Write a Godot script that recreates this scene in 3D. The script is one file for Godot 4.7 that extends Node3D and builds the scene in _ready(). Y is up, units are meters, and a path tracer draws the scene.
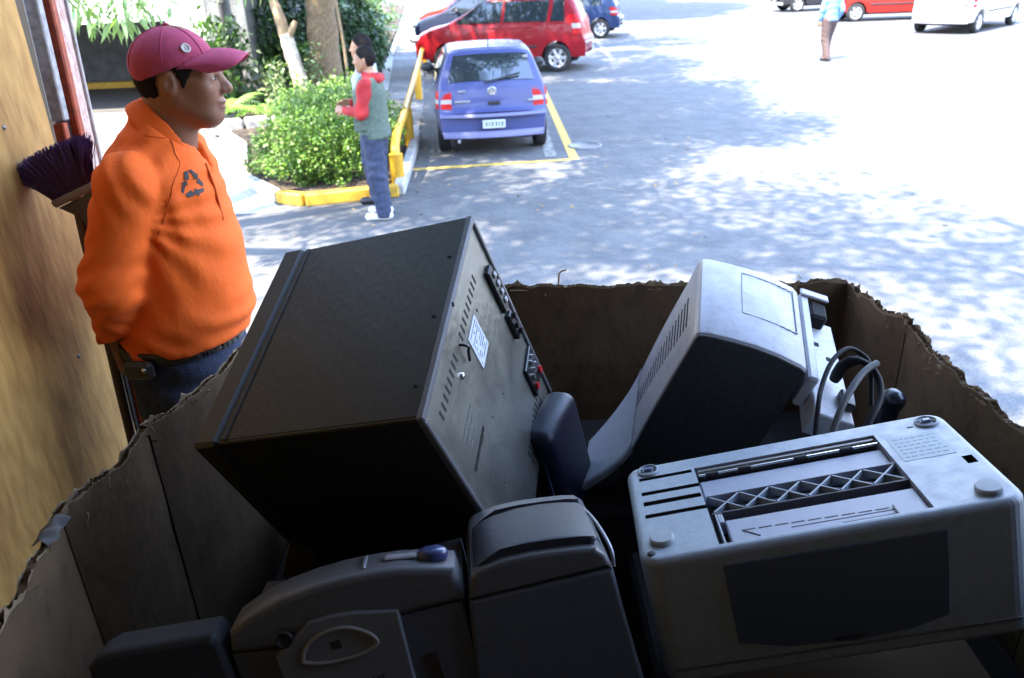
extends Node3D
# A look out of a cargo truck: cardboard bin of scrap electronics, a worker in orange, a sunny parking lot behind.

var M := {}
var taken := {}
var noises := {}
var rng := RandomNumberGenerator.new()

# ------------------------------------------------------------------ naming
func numbered(parent: Node, called: String) -> String:
	var key := "%d/%s" % [parent.get_instance_id(), called]
	if not taken.has(key):
		taken[key] = 0
		return called
	taken[key] += 1
	return "%s_%03d" % [called, taken[key]]

func tag(o: Node, label: String, category := "", group := "", kind := "") -> Node:
	if label: o.set_meta("label", label)
	if category: o.set_meta("category", category)
	if group: o.set_meta("group", group)
	if kind: o.set_meta("kind", kind)
	return o

func thing(called: String, label: String, category: String, tf := Transform3D.IDENTITY, group := "") -> Node3D:
	var o := Node3D.new()
	o.name = numbered(self, called)
	add_child(o, true)
	o.transform = tf
	tag(o, label, category, group)
	return o

func put(called: String, st: SurfaceTool, m: Material, parent: Node = null) -> MeshInstance3D:
	if parent == null: parent = self
	st.generate_normals()
	var o := MeshInstance3D.new()
	o.mesh = st.commit()
	o.material_override = m
	o.name = numbered(parent, called)
	parent.add_child(o, true)
	return o

func piece(called: String, mesh: Mesh, m: Material, parent: Node, tf := Transform3D.IDENTITY) -> MeshInstance3D:
	var o := MeshInstance3D.new()
	o.mesh = mesh
	o.material_override = m
	o.name = numbered(parent, called)
	parent.add_child(o, true)
	o.transform = tf
	return o

func struct(called: String, st: SurfaceTool, m: Material, parent: Node = null) -> MeshInstance3D:
	var o := put(called, st, m, parent)
	o.set_meta("kind", "structure")
	return o

func copy_of(src: Node3D, called: String, label: String, tf: Transform3D) -> Node3D:
	var c: Node3D = src.duplicate()
	c.name = numbered(self, called)
	add_child(c, true)
	c.transform = tf
	c.set_meta("label", label)
	return c

# ------------------------------------------------------------------ shapes
func mb() -> SurfaceTool:
	var st := SurfaceTool.new()
	st.begin(Mesh.PRIMITIVE_TRIANGLES)
	st.set_smooth_group(-1)
	return st

func tri(st: SurfaceTool, a: Vector3, b: Vector3, c: Vector3) -> void:   # a, b, c counter-clockwise from outside
	st.add_vertex(a); st.add_vertex(c); st.add_vertex(b)

func quad(st: SurfaceTool, a: Vector3, b: Vector3, c: Vector3, d: Vector3) -> void:
	tri(st, a, b, c); tri(st, a, c, d)

func frame(o: Vector3, x: Vector3, y: Vector3) -> Transform3D:
	x = x.normalized()
	y = (y - x * x.dot(y)).normalized()
	return Transform3D(Basis(x, y, x.cross(y)), o)

func at(x: float, y: float, z: float) -> Transform3D:
	return Transform3D(Basis.IDENTITY, Vector3(x, y, z))

func box(st: SurfaceTool, tf: Transform3D, size: Vector3, bev := 0.0) -> void:
	st.set_smooth_group(-1)
	var h := size * 0.5
	var b: float = min(bev, min(h.x, min(h.y, h.z)) * 0.9)
	var f := func(sx, sy, sz, ax):
		var p := Vector3(sx * h.x, sy * h.y, sz * h.z)
		if ax != 0: p.x -= sx * b
		if ax != 1: p.y -= sy * b
		if ax != 2: p.z -= sz * b
		return tf * p
	for s in [-1, 1]:
		var q := [f.call(s, -1, -1, 0), f.call(s, 1, -1, 0), f.call(s, 1, 1, 0), f.call(s, -1, 1, 0)]
		var r := [f.call(-1, s, -1, 1), f.call(-1, s, 1, 1), f.call(1, s, 1, 1), f.call(1, s, -1, 1)]
		var t := [f.call(-1, -1, s, 2), f.call(1, -1, s, 2), f.call(1, 1, s, 2), f.call(-1, 1, s, 2)]
		for g in [q, r, t]:
			if s > 0: quad(st, g[0], g[1], g[2], g[3])
			else: quad(st, g[3], g[2], g[1], g[0])
	if b <= 0.0: return
	for s in [-1, 1]:
		for t in [-1, 1]:
			var e := [f.call(s, t, -1, 0), f.call(s, t, 1, 0), f.call(s, t, 1, 1), f.call(s, t, -1, 1)]
			var g := [f.call(s, -1, t, 0), f.call(s, 1, t, 0), f.call(s, 1, t, 2), f.call(s, -1, t, 2)]
			var k := [f.call(-1, s, t, 1), f.call(1, s, t, 1), f.call(1, s, t, 2), f.call(-1, s, t, 2)]
			if s * t > 0:
				quad(st, e[3], e[2], e[1], e[0]); quad(st, g[0], g[1], g[2], g[3]); quad(st, k[3], k[2], k[1], k[0])
			else:
				quad(st, e[0], e[1], e[2], e[3]); quad(st, g[3], g[2], g[1], g[0]); quad(st, k[0], k[1], k[2], k[3])
			for u in [-1, 1]:
				var c := [f.call(s, t, u, 0), f.call(s, t, u, 1), f.call(s, t, u, 2)]
				if s * t * u > 0: tri(st, c[0], c[1], c[2])
				else: tri(st, c[2], c[1], c[0])

func boxes(tf: Transform3D, size: Vector3, bev := 0.0) -> SurfaceTool:
	var st := mb(); box(st, tf, size, bev); return st

func boxmm(st: SurfaceTool, lo: Vector3, hi: Vector3, bev := 0.0) -> SurfaceTool:
	box(st, Transform3D(Basis.IDENTITY, (lo + hi) * 0.5), hi - lo, bev)
	return st

func bar(st: SurfaceTool, a: Vector3, b: Vector3, w: float, h: float, up := Vector3.UP, bev := 0.0) -> void:
	var d := (b - a)
	var x := d.normalized()
	var u := up
	if abs(x.dot(u)) > 0.98: u = Vector3.RIGHT
	box(st, frame((a + b) * 0.5, x, u), Vector3(d.length(), h, w), bev)

# polygon in local xy, extruded z0..z1 with rounded edge of bev on both ends
func prism(st: SurfaceTool, poly: PackedVector2Array, z0: float, z1: float, bev := 0.0, tf := Transform3D.IDENTITY, seg := 2) -> void:
	var p := poly
	if Geometry2D.is_polygon_clockwise(p):
		p = p.duplicate(); p.reverse()
	var n := p.size()
	var nor := PackedVector2Array()
	for i in n:
		var e0 := (p[i] - p[(i + n - 1) % n]).normalized()
		var e1 := (p[(i + 1) % n] - p[i]).normalized()
		var m0 := Vector2(e0.y, -e0.x); var m1 := Vector2(e1.y, -e1.x)
		var m := (m0 + m1).normalized()
		nor.append(m / max(0.5, m.dot(m0)))
	var rings := []
	var inset := func(d: float, z: float):
		var r := PackedVector3Array()
		for i in n:
			var q := p[i] - nor[i] * d
			r.append(tf * Vector3(q.x, q.y, z))
		return r
	if bev > 0.0:
		for k in seg + 1:
			var a := PI / 2 * k / seg
			rings.append(inset.call(bev * (1 - sin(a)), z0 + bev * (1 - cos(a))))
		for k in seg + 1:
			var a := PI / 2 * k / seg
			rings.append(inset.call(bev * (1 - cos(a)), z1 - bev * (1 - sin(a))))
	else:
		rings = [inset.call(0.0, z0), inset.call(0.0, z1)]
	# sides shade smoothly where the outline turns gently; each sharp corner starts a new run
	var run := PackedInt32Array()
	var g := 1
	for i in n:
		var e0 := (p[i] - p[(i + n - 1) % n]).normalized(); var e1 := (p[(i + 1) % n] - p[i]).normalized()
		if i > 0 and e0.dot(e1) < 0.86: g += 1
		run.append(g)
	if g > 1 and (p[0] - p[n - 1]).normalized().dot((p[1] - p[0]).normalized()) >= 0.86:
		for i in n:
			if run[i] == g: run[i] = 1
	for k in rings.size() - 1:
		for i in n:
			var j := (i + 1) % n
			st.set_smooth_group(run[i])
			quad(st, rings[k][i], rings[k][j], rings[k + 1][j], rings[k + 1][i])
	st.set_smooth_group(-1)
	var t := Geometry2D.triangulate_polygon(p)
	var lo: PackedVector3Array = rings[0]; var hi: PackedVector3Array = rings[-1]
	for i in range(0, t.size(), 3):
		var a := p[t[i]]; var b := p[t[i + 1]]; var c := p[t[i + 2]]
		var ccw := (b - a).cross(c - a) > 0
		var x := t[i]; var y := t[i + 1] if ccw else t[i + 2]; var z := t[i + 2] if ccw else t[i + 1]
		tri(st, hi[x], hi[y], hi[z]); tri(st, lo[x], lo[z], lo[y])

func rounded(w: float, h: float, r: float, seg := 5, o := Vector2.ZERO) -> PackedVector2Array:
	var out := PackedVector2Array()
	for c in [[w - r, h - r, 0.0], [r, h - r, PI / 2], [r, r, PI], [w - r, r, PI * 1.5]]:
		for k in seg + 1:
			var a: float = c[2] + PI / 2 * k / seg
			out.append(o + Vector2(c[0] + cos(a) * r, c[1] + sin(a) * r))
	return out

func grid(st: SurfaceTool, nu: int, nv: int, f: Callable, smooth := true, flip := false) -> void:
	st.set_smooth_group(0 if smooth else -1)
	var pts := []
	for i in nu + 1:
		var row := PackedVector3Array()
		for j in nv + 1: row.append(f.call(float(i) / nu, float(j) / nv))
		pts.append(row)
	for i in nu:
		for j in nv:
			if flip: quad(st, pts[i][j], pts[i][j + 1], pts[i + 1][j + 1], pts[i + 1][j])
			else: quad(st, pts[i][j], pts[i + 1][j], pts[i + 1][j + 1], pts[i][j + 1])
	st.set_smooth_group(-1)

func tube(st: SurfaceTool, pts: Array, rad, n := 8, caps := true) -> void:
	st.set_smooth_group(0)
	var up := Vector3(0.31, 0.83, 0.46)
	var rings := []
	for i in pts.size():
		var d: Vector3 = (pts[min(i + 1, pts.size() - 1)] - pts[max(i - 1, 0)]).normalized()
		var x := (up - d * d.dot(up)).normalized()
		up = x
		var y := d.cross(x)
		var r: float = rad[i] if rad is Array or rad is PackedFloat32Array else rad
		var ring := PackedVector3Array()
		for k in n: ring.append(pts[i] + (x * cos(TAU * k / n) + y * sin(TAU * k / n)) * r)
		rings.append(ring)
	for i in rings.size() - 1:
		for k in n:
			var l := (k + 1) % n
			quad(st, rings[i][k], rings[i][l], rings[i + 1][l], rings[i + 1][k])
	st.set_smooth_group(-1)
	if caps:
		for k in range(1, n - 1):
			tri(st, rings[0][0], rings[0][k + 1], rings[0][k])
			tri(st, rings[-1][0], rings[-1][k], rings[-1][k + 1])

func curve(pts: Array, per := 6) -> Array:
	var out := []
	for i in pts.size() - 1:
		var a: Vector3 = pts[max(i - 1, 0)]; var b: Vector3 = pts[i]; var c: Vector3 = pts[i + 1]; var d: Vector3 = pts[min(i + 2, pts.size() - 1)]
		for k in per: out.append(b.cubic_interpolate(c, a, d, float(k) / per))
	out.append(pts[-1])
	return out

# profile of (radius, height) turned about local y
func lathe(st: SurfaceTool, prof: Array, n := 24, tf := Transform3D.IDENTITY, smooth := true) -> void:
	st.set_smooth_group(0 if smooth else -1)
	for i in prof.size() - 1:
		for k in n:
			var a := TAU * k / n; var b := TAU * (k + 1) / n
			var p: Vector2 = prof[i]; var q: Vector2 = prof[i + 1]
			var v := [Vector3(cos(a) * p.x, p.y, sin(a) * p.x), Vector3(cos(a) * q.x, q.y, sin(a) * q.x), Vector3(cos(b) * q.x, q.y, sin(b) * q.x), Vector3(cos(b) * p.x, p.y, sin(b) * p.x)]
			if q.x > 1e-6: tri(st, tf * v[0], tf * v[1], tf * v[2])
			if p.x > 1e-6: tri(st, tf * v[0], tf * v[2], tf * v[3])
	st.set_smooth_group(-1)

# ------------------------------------------------------------------ distance fields meshed as surface nets
func smin(a: float, b: float, k: float) -> float:
	var h: float = max(k - abs(a - b), 0.0) / k
	return min(a, b) - h * h * k * 0.25

func cone(p: Vector3, a: Vector3, b: Vector3, ra: float, rb: float) -> float:
	var d := b - a
	var t := clampf((p - a).dot(d) / d.length_squared(), 0.0, 1.0)
	return (p - a - d * t).length() - lerpf(ra, rb, t)

func egg(p: Vector3, c: Vector3, r: Vector3) -> float:
	var q := (p - c) / r
	var k0 := q.length()
	if k0 < 1e-5: return -min(r.x, min(r.y, r.z))
	return k0 * (k0 - 1.0) / (q / r).length()

# stack of ellipses: rows [y, cx, cz, half_x, half_z] from low to high
func stack(p: Vector3, rows: Array) -> float:
	var n := rows.size()
	var y := clampf(p.y, rows[0][0], rows[n - 1][0])
	var i := 0
	while i < n - 2 and rows[i + 1][0] < y: i += 1
	var a: Array = rows[i]; var b: Array = rows[i + 1]
	var t: float = (y - a[0]) / (b[0] - a[0])
	t = t * t * (3.0 - 2.0 * t) * 0.6 + t * 0.4
	var hx: float = lerpf(a[3], b[3], t); var hz: float = lerpf(a[4], b[4], t)
	var dx: float = (p.x - lerpf(a[1], b[1], t)) / hx; var dz: float = (p.z - lerpf(a[2], b[2], t)) / hz
	var d: float = (sqrt(dx * dx + dz * dz) - 1.0) * min(hx, hz)
	var over: float = abs(p.y - y)
	return max(d, over) if over > 0.0 else d

func nets(st: SurfaceTool, f: Callable, lo: Vector3, hi: Vector3, cell: float, paint = null) -> void:
	st.set_smooth_group(0)
	var nx := int(ceil((hi.x - lo.x) / cell)) + 1; var ny := int(ceil((hi.y - lo.y) / cell)) + 1; var nz := int(ceil((hi.z - lo.z) / cell)) + 1
	var v := PackedFloat32Array(); v.resize(nx * ny * nz); v.fill(1.0)
	var sx := ny * nz; var sy := nz
	var bs := 6
	var reach := bs * cell * 0.9 + cell * 2
	for bx in range(0, nx, bs):
		for by in range(0, ny, bs):
			for bz in range(0, nz, bs):
				var c: float = f.call(lo + Vector3(bx + bs * 0.5, by + bs * 0.5, bz + bs * 0.5) * cell)
				var far: bool = abs(c) > reach * 1.5
				for i in range(bx, min(bx + bs, nx)):
					for j in range(by, min(by + bs, ny)):
						for k in range(bz, min(bz + bs, nz)):
							v[i * sx + j * sy + k] = c if far else f.call(lo + Vector3(i, j, k) * cell)
	var vert := {}
	var off := [0, sx, sy, 1, sx + sy, sx + 1, sy + 1, sx + sy + 1]
	var pos := [Vector3(0, 0, 0), Vector3(1, 0, 0), Vector3(0, 1, 0), Vector3(0, 0, 1), Vector3(1, 1, 0), Vector3(1, 0, 1), Vector3(0, 1, 1), Vector3(1, 1, 1)]
	var edges := [[0, 1], [0, 2], [0, 3], [1, 4], [1, 5], [2, 4], [2, 6], [3, 5], [3, 6], [4, 7], [5, 7], [6, 7]]
	for i in nx - 1:
		for j in ny - 1:
			for k in nz - 1:
				var b := i * sx + j * sy + k
				var neg := 0
				for o in off:
					if v[b + o] < 0.0: neg += 1
				if neg == 0 or neg == 8: continue
				var s := Vector3.ZERO; var m := 0
				for e in edges:
					var a0: float = v[b + off[e[0]]]; var a1: float = v[b + off[e[1]]]
					if (a0 < 0.0) != (a1 < 0.0):
						s += pos[e[0]].lerp(pos[e[1]], a0 / (a0 - a1)); m += 1
				vert[b] = lo + (Vector3(i, j, k) + s / m) * cell
	var emit := func(a, b, c, d, turn):
		var q := [vert[a], vert[b], vert[c], vert[d]]
		if turn: q.reverse()
		for t in [0, 2, 1, 0, 3, 2]:
			if paint != null: st.set_color(paint.call(q[t]))
			st.add_vertex(q[t])
	for i in range(1, nx - 1):
		for j in range(1, ny - 1):
			for k in range(1, nz - 1):
				var b := i * sx + j * sy + k
				var s0: bool = v[b] < 0.0
				if s0 != (v[b + sx] < 0.0): emit.call(b, b - sy, b - sy - 1, b - 1, not s0)
				if s0 != (v[b + sy] < 0.0): emit.call(b, b - 1, b - sx - 1, b - sx, not s0)
				if s0 != (v[b + 1] < 0.0): emit.call(b, b - sx, b - sx - sy, b - sy, not s0)
	st.set_smooth_group(-1)

# ------------------------------------------------------------------ materials
func noise_tex(key: String, freq: float, lo: Color, hi: Color, octaves := 4, kind := FastNoiseLite.TYPE_SIMPLEX_SMOOTH, size := 512, normal := 0.0, mid = null, mid_at := 0.5) -> NoiseTexture2D:
	if noises.has(key): return noises[key]
	var n := FastNoiseLite.new()
	n.noise_type = kind
	n.frequency = freq
	n.fractal_octaves = octaves
	n.seed = key.hash() % 9973
	var t := NoiseTexture2D.new()
	t.width = size; t.height = size
	t.seamless = true
	t.noise = n
	if key.begins_with("wrinkle"): n.fractal_type = FastNoiseLite.FRACTAL_RIDGED
	if normal > 0.0:
		t.as_normal_map = true; t.bump_strength = normal
	else:
		var g := Gradient.new()
		g.set_color(0, lo); g.set_color(1, hi)
		if mid != null: g.add_point(mid_at, mid)
		t.color_ramp = g
	noises[key] = t
	return t

func lin(r: float, g: float, b: float) -> Color: return Color(r, g, b).linear_to_srgb()

# base colour given as linear reflectance; optional mottling and fine relief on triplanar noise
func mat(key: String, r: float, g: float, b: float, rough := 0.6, o := {}) -> StandardMaterial3D:
	if M.has(key): return M[key]
	var m := StandardMaterial3D.new()
	m.resource_name = key
	m.albedo_color = lin(r, g, b)
	m.roughness = rough
	m.metallic = o.get("metal", 0.0)
	m.metallic_specular = o.get("spec", 0.5)
	if o.has("tex") or o.has("mottle") or o.has("bump"):
		m.uv1_triplanar = true
		m.uv1_world_triplanar = o.get("world", false)
		m.uv1_scale = o.get("scale", Vector3.ONE * 3.0)
	if o.has("tex"): m.albedo_texture = o.tex
	elif o.has("mottle"):
		var k: float = o.mottle
		m.albedo_texture = noise_tex("mottle%.2f" % k, 0.012, Color(1 - k, 1 - k, 1 - k), Color(1, 1, 1), 5)
	if o.has("bump"):
		m.normal_enabled = true
		m.normal_texture = o.get("nmap", noise_tex("fine_bump", 0.06, Color.BLACK, Color.WHITE, 4, FastNoiseLite.TYPE_SIMPLEX_SMOOTH, 512, 6.0))
		m.normal_scale = o.bump
	if o.has("smudge"):
		m.roughness_texture = noise_tex("smudge", 0.009, Color(0.62, 0.62, 0.62), Color(1, 1, 1), 5)
		m.roughness_texture_channel = BaseMaterial3D.TEXTURE_CHANNEL_GRAYSCALE
		m.roughness = min(1.0, rough * 1.25)
		m.detail_enabled = true; m.detail_blend_mode = BaseMaterial3D.BLEND_MODE_MUL
		var k2: float = o.smudge
		m.detail_albedo = noise_tex("grime%.2f" % k2, 0.022, Color(1 - k2, 1 - k2, 1 - k2 * 1.1), Color(1, 1, 1), 6, FastNoiseLite.TYPE_SIMPLEX_SMOOTH, 512, 0.0, Color(0.98, 0.98, 0.98), 0.4)
	if o.has("coat"):
		m.clearcoat_enabled = true; m.clearcoat = o.coat; m.clearcoat_roughness = 0.05
	if o.has("back"):
		m.backlight_enabled = true; m.backlight = o.back
	if o.has("rim"):
		m.rim_enabled = true; m.rim = o.rim; m.rim_tint = 0.7
	if o.get("vcol", false): m.vertex_color_use_as_albedo = true
	if o.has("sss"):
		m.subsurf_scatter_enabled = true; m.subsurf_scatter_strength = o.sss
	m.cull_mode = BaseMaterial3D.CULL_DISABLED if o.get("two", false) else BaseMaterial3D.CULL_BACK
	M[key] = m
	return m

# ------------------------------------------------------------------ foliage
func leaf_mesh(l: float, w: float, fold := 0.25) -> ArrayMesh:
	var st := mb()
	st.set_smooth_group(0)
	var a := Vector3.ZERO; var m := Vector3(0, -fold * w * 0.3, l * 0.5); var e := Vector3(0, -fold * w, l)
	var p := Vector3(w * 0.5, fold * w * 0.5, l * 0.42); var q := Vector3(-w * 0.5, fold * w * 0.5, l * 0.42)
	tri(st, a, m, p); tri(st, m, e, p); tri(st, a, q, m); tri(st, q, e, m)
	st.generate_normals()
	return st.commit()

# blobs: [centre, radii]; leaves gathered in clumps through each blob, thinner where a slow noise is low
func leaves(called: String, parent: Node, blobs: Array, count: int, mesh: Mesh, m: Material, sd: int, gap := 0.0, droop := 0.3, tint := [0.7, 1.25], clump := 0.0) -> MultiMeshInstance3D:
	var r := RandomNumberGenerator.new(); r.seed = sd
	var fn := FastNoiseLite.new(); fn.seed = sd; fn.frequency = 0.45
	var vol := []; var sum := 0.0
	for b in blobs:
		sum += pow(b[1].x * b[1].y * b[1].z, 0.75); vol.append(sum)
	var tfs := []
	var cl := []
	var guard := 0
	var cc := Vector3.ZERO; var left := 0; var cshade := 1.0
	while tfs.size() < count and guard < count * 12:
		guard += 1
		var pick := r.randf() * sum; var i := 0
		while vol[i] < pick: i += 1
		var b: Array = blobs[i]
		var d := Vector3(r.randfn(), r.randfn(), r.randfn()).normalized()
		var rad := pow(r.randf(), 0.33)
		var p: Vector3 = b[0] + d * rad * b[1]
		if clump > 0.0:
			if left <= 0:
				cc = p; left = r.randi_range(8, 22) if clump < 0.15 else r.randi_range(30, 70); cshade = r.randf_range(0.75, 1.2)
			left -= 1
			p = cc + Vector3(r.randfn(), r.randfn(), r.randfn()) * clump
			d = (p - b[0]).normalized()
		if gap > 0.0 and fn.get_noise_3dv(p) < gap - 0.5: continue
		var dir := (d + Vector3(r.randfn(), r.randfn(), r.randfn()) * 0.7 + Vector3(0, -droop, 0)).normalized()
		var up := Vector3(r.randfn() * 0.5, 1, r.randfn() * 0.5)
		if abs(up.normalized().dot(dir)) > 0.95: up = Vector3.RIGHT
		var bs := Basis.looking_at(-dir, up).scaled(Vector3.ONE * r.randf_range(0.65, 1.3))
		tfs.append(Transform3D(bs, p))
		var s: float = r.randf_range(tint[0], tint[1]) * cshade
		cl.append(Color(s * r.randf_range(0.85, 1.2), s, s * r.randf_range(0.7, 1.1)))
	var mm := MultiMesh.new()
	mm.transform_format = MultiMesh.TRANSFORM_3D
	mm.use_colors = true
	mm.mesh = mesh
	mm.instance_count = tfs.size()
	for i in tfs.size():
		mm.set_instance_transform(i, tfs[i]); mm.set_instance_color(i, cl[i])
	var o := MultiMeshInstance3D.new()
	o.multimesh = mm
	o.material_override = m
	o.name = numbered(parent, called)
	parent.add_child(o, true)
	o.set_meta("kind", "stuff")
	return o

# ------------------------------------------------------------------ the setting
func sheet(called: String, pts: Array, y: float, m: Material, parent: Node = null, thick := 0.0) -> MeshInstance3D:
	var p := PackedVector2Array()
	for q in pts: p.append(Vector2(q[0], -q[1]))
	var st := mb()
	# local xy -> world x, -z ; extruded along y
	var tf := Transform3D(Basis(Vector3.RIGHT, Vector3(0, 0, -1), Vector3.UP), Vector3(0, 0, 0))
	if thick > 0.0:
		prism(st, p, y - thick, y, min(0.015, thick * 0.3), tf, 2)
	else:
		if Geometry2D.is_polygon_clockwise(p): p.reverse()
		var t := Geometry2D.triangulate_polygon(p)
		for i in range(0, t.size(), 3):
			var v := []
			for k in 3: v.append(tf * Vector3(p[t[i + k]].x, p[t[i + k]].y, y))
			if (v[1] - v[0]).cross(v[2] - v[0]).y > 0: tri(st, v[0], v[1], v[2])
			else: tri(st, v[0], v[2], v[1])
	return struct(called, st, m, parent)

func strip_pts(line: Array, w: float) -> Array:
	var l := []; var r := []
	for i in line.size():
		var a := Vector2(line[max(i - 1, 0)][0], line[max(i - 1, 0)][1]); var b := Vector2(line[min(i + 1, line.size() - 1)][0], line[min(i + 1, line.size() - 1)][1])
		var d := (b - a).normalized(); var n := Vector2(-d.y, d.x) * w * 0.5
		l.append([line[i][0] + n.x, line[i][1] + n.y]); r.push_front([line[i][0] - n.x, line[i][1] - n.y])
	return l + r

func build_setting() -> void:
	var asphalt := mat("asphalt", 1, 1, 1, 0.88, {"world": true, "scale": Vector3.ONE * 0.21, "bump": 0.18,
		"tex": noise_tex("asphalt_tone", 0.008, lin(0.080, 0.082, 0.084), lin(0.145, 0.144, 0.140), 6, FastNoiseLite.TYPE_SIMPLEX_SMOOTH, 1024)})
	asphalt.detail_enabled = true
	asphalt.detail_uv_layer = BaseMaterial3D.DETAIL_UV_1
	asphalt.detail_blend_mode = BaseMaterial3D.BLEND_MODE_MUL
	asphalt.detail_albedo = noise_tex("asphalt_grit", 0.16, Color(0.72, 0.72, 0.72), Color(1, 1, 1), 3, FastNoiseLite.TYPE_SIMPLEX_SMOOTH, 1024)
	var concrete := mat("concrete", 1, 1, 1, 0.85, {"world": true, "scale": Vector3.ONE * 0.33, "bump": 0.4,
		"tex": noise_tex("concrete_tone", 0.01, lin(0.27, 0.26, 0.24), lin(0.42, 0.41, 0.39), 6)})
	var soil := mat("soil", 0.09, 0.06, 0.035, 0.95, {"world": true, "mottle": 0.5, "scale": Vector3.ONE * 0.8, "bump": 1.2})
	var paint_y := mat("yellow_road_paint", 1, 1, 1, 0.7, {"world": true, "scale": Vector3.ONE * 0.7, "tex": noise_tex("worn_yellow", 0.03, lin(0.24, 0.19, 0.10), lin(0.52, 0.34, 0.05), 5, FastNoiseLite.TYPE_SIMPLEX_SMOOTH, 512, 0.0, lin(0.46, 0.30, 0.05), 0.4)})
	var kerb_y := mat("yellow_kerb_paint", 0.62, 0.36, 0.03, 0.6, {"world": true, "mottle": 0.25, "scale": Vector3.ONE * 1.5})
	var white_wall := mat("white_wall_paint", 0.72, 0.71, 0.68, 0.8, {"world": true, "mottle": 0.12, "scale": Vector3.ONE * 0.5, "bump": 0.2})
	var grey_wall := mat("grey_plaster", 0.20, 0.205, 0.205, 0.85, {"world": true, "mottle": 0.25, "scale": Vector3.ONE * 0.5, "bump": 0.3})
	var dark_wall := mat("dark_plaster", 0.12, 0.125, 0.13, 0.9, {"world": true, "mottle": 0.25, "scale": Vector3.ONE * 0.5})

	sheet("ground", [[-180, 60], [180, 60], [180, -260], [-180, -260]], 0.0, asphalt)
	sheet("driveway", [[-16, -8.6], [-2.55, -9.0], [-3.3, -10.4], [-4.0, -12.6], [-4.7, -13.9], [-5.2, -17], [-12, -17], [-12, -22], [-16, -22]], 0.004, concrete)
	var bed := [[-1.42, -9.62], [-2.3, -9.38], [-2.62, -9.55], [-3.3, -10.5], [-3.95, -12.7], [-4.65, -13.95], [-5.15, -17.0], [-5.3, -19], [-8, -28], [-13, -60], [-6.4, -60], [-4.4, -37.4], [-2.85, -18.5], [-2.2, -15.2], [-1.52, -13.0]]
	sheet("planting_bed", bed, 0.11, soil, null, 0.11)
	# kerb stones along the bed, each its own stone, painted yellow at the corner by the parking bay
	var kerb := thing("kerb", "concrete kerb round the hedge bed, painted yellow at the corner", "kerb")
	var ring := [[-1.36, -13.0], [-1.28, -9.5], [-2.36, -9.24], [-2.72, -9.45], [-3.42, -10.45], [-4.06, -12.65], [-4.75, -13.85]]
	for i in ring.size() - 1:
		var a := Vector3(ring[i][0], 0.07, ring[i][1]); var b := Vector3(ring[i + 1][0], 0.07, ring[i + 1][1])
		var n: int = max(1, int(a.distance_to(b) / 0.9))
		for k in n:
			var st := mb()
			var p := a.lerp(b, (k + 0.006) / n); var q := a.lerp(b, (k + 0.994) / n)
			bar(st, p, q, 0.13, 0.15 + 0.004 * sin(k * 3.1 + i), Vector3.UP, 0.02)
			put("kerb_stone", st, kerb_y if i >= 1 and i <= 2 else concrete, kerb)
	# paved walkway of slabs that runs away between the shrubs and the parked cars
	var walk := sheet("walkway", [[-2.15, -14.6], [-1.4, -13.2], [-1.45, -15], [-2.1, -23.4], [-2.8, -62], [-6.5, -62], [-4.38, -37.4], [-2.8, -18.2]], 0.02, concrete, null, 0.02)
	var tones := []
	for k in 4:
		var g := 0.13 + 0.03 * k
		tones.append(mat("slab_tone_%d" % k, g, g * 1.0, g * 0.99, 0.85, {"world": true, "mottle": 0.3, "scale": Vector3.ONE * 0.6, "bump": 0.4}))
	var z := -14.2
	var i := 0
	while z > -58.0:
		var z2 := z - (0.95 if z > -30.0 else 1.5)
		var l1 := lerpf(-2.1, -4.38, clampf((-z - 14.6) / 22.8, 0, 2)); var l2 := lerpf(-2.1, -4.38, clampf((-z2 - 14.6) / 22.8, 0, 2))
		var r1 := lerpf(-1.45, -2.1, clampf((-z - 15) / 8.4, 0, 1)) - maxf(0, (-z - 23.4) * 0.018); var r2 := lerpf(-1.45, -2.1, clampf((-z2 - 15) / 8.4, 0, 1)) - maxf(0, (-z2 - 23.4) * 0.018)
		var st := mb()
		var h := 0.045 + rng.randf_range(-0.006, 0.006)
		var p := PackedVector2Array([Vector2(l1, -z - 0.03), Vector2(r1, -z - 0.03), Vector2(r2, -z2 + 0.03), Vector2(l2, -z2 + 0.03)])
		prism(st, p, 0.021, h, 0.008, Transform3D(Basis(Vector3.RIGHT, Vector3(0, 0, -1), Vector3.UP), Vector3.ZERO), 1)
		put("slab", st, tones[rng.randi() % 4], walk)
		z = z2; i += 1
	# painted bay lines: a worn yellow pair beside the blue hatchback and the line across its rear
	sheet("bay_line", strip_pts([[0.97, -11.02], [0.90, -17.6]], 0.13), 0.004, paint_y)
	sheet("bay_line_001", strip_pts([[-1.27, -10.83], [0.91, -11.03]], 0.12), 0.004, paint_y)
	sheet("bay_line_002", strip_pts([[0.66, -11.25], [0.62, -17.6]], 0.16), 0.004, mat("faded_white_paint", 0.30, 0.29, 0.25, 0.8, {"world": true, "mottle": 0.5, "scale": Vector3.ONE * 0.9}))
	sheet("bay_line_003", strip_pts([[0.9, -18.9], [7.5, -19.6]], 0.12), 0.004, mat("faded_white_paint", 0.3, 0.29, 0.25))
	sheet("bay_line_004", strip_pts([[3.0, -22.4], [3.6, -36.0]], 0.12), 0.004, mat("faded_white_paint", 0.3, 0.29, 0.25))
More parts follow.
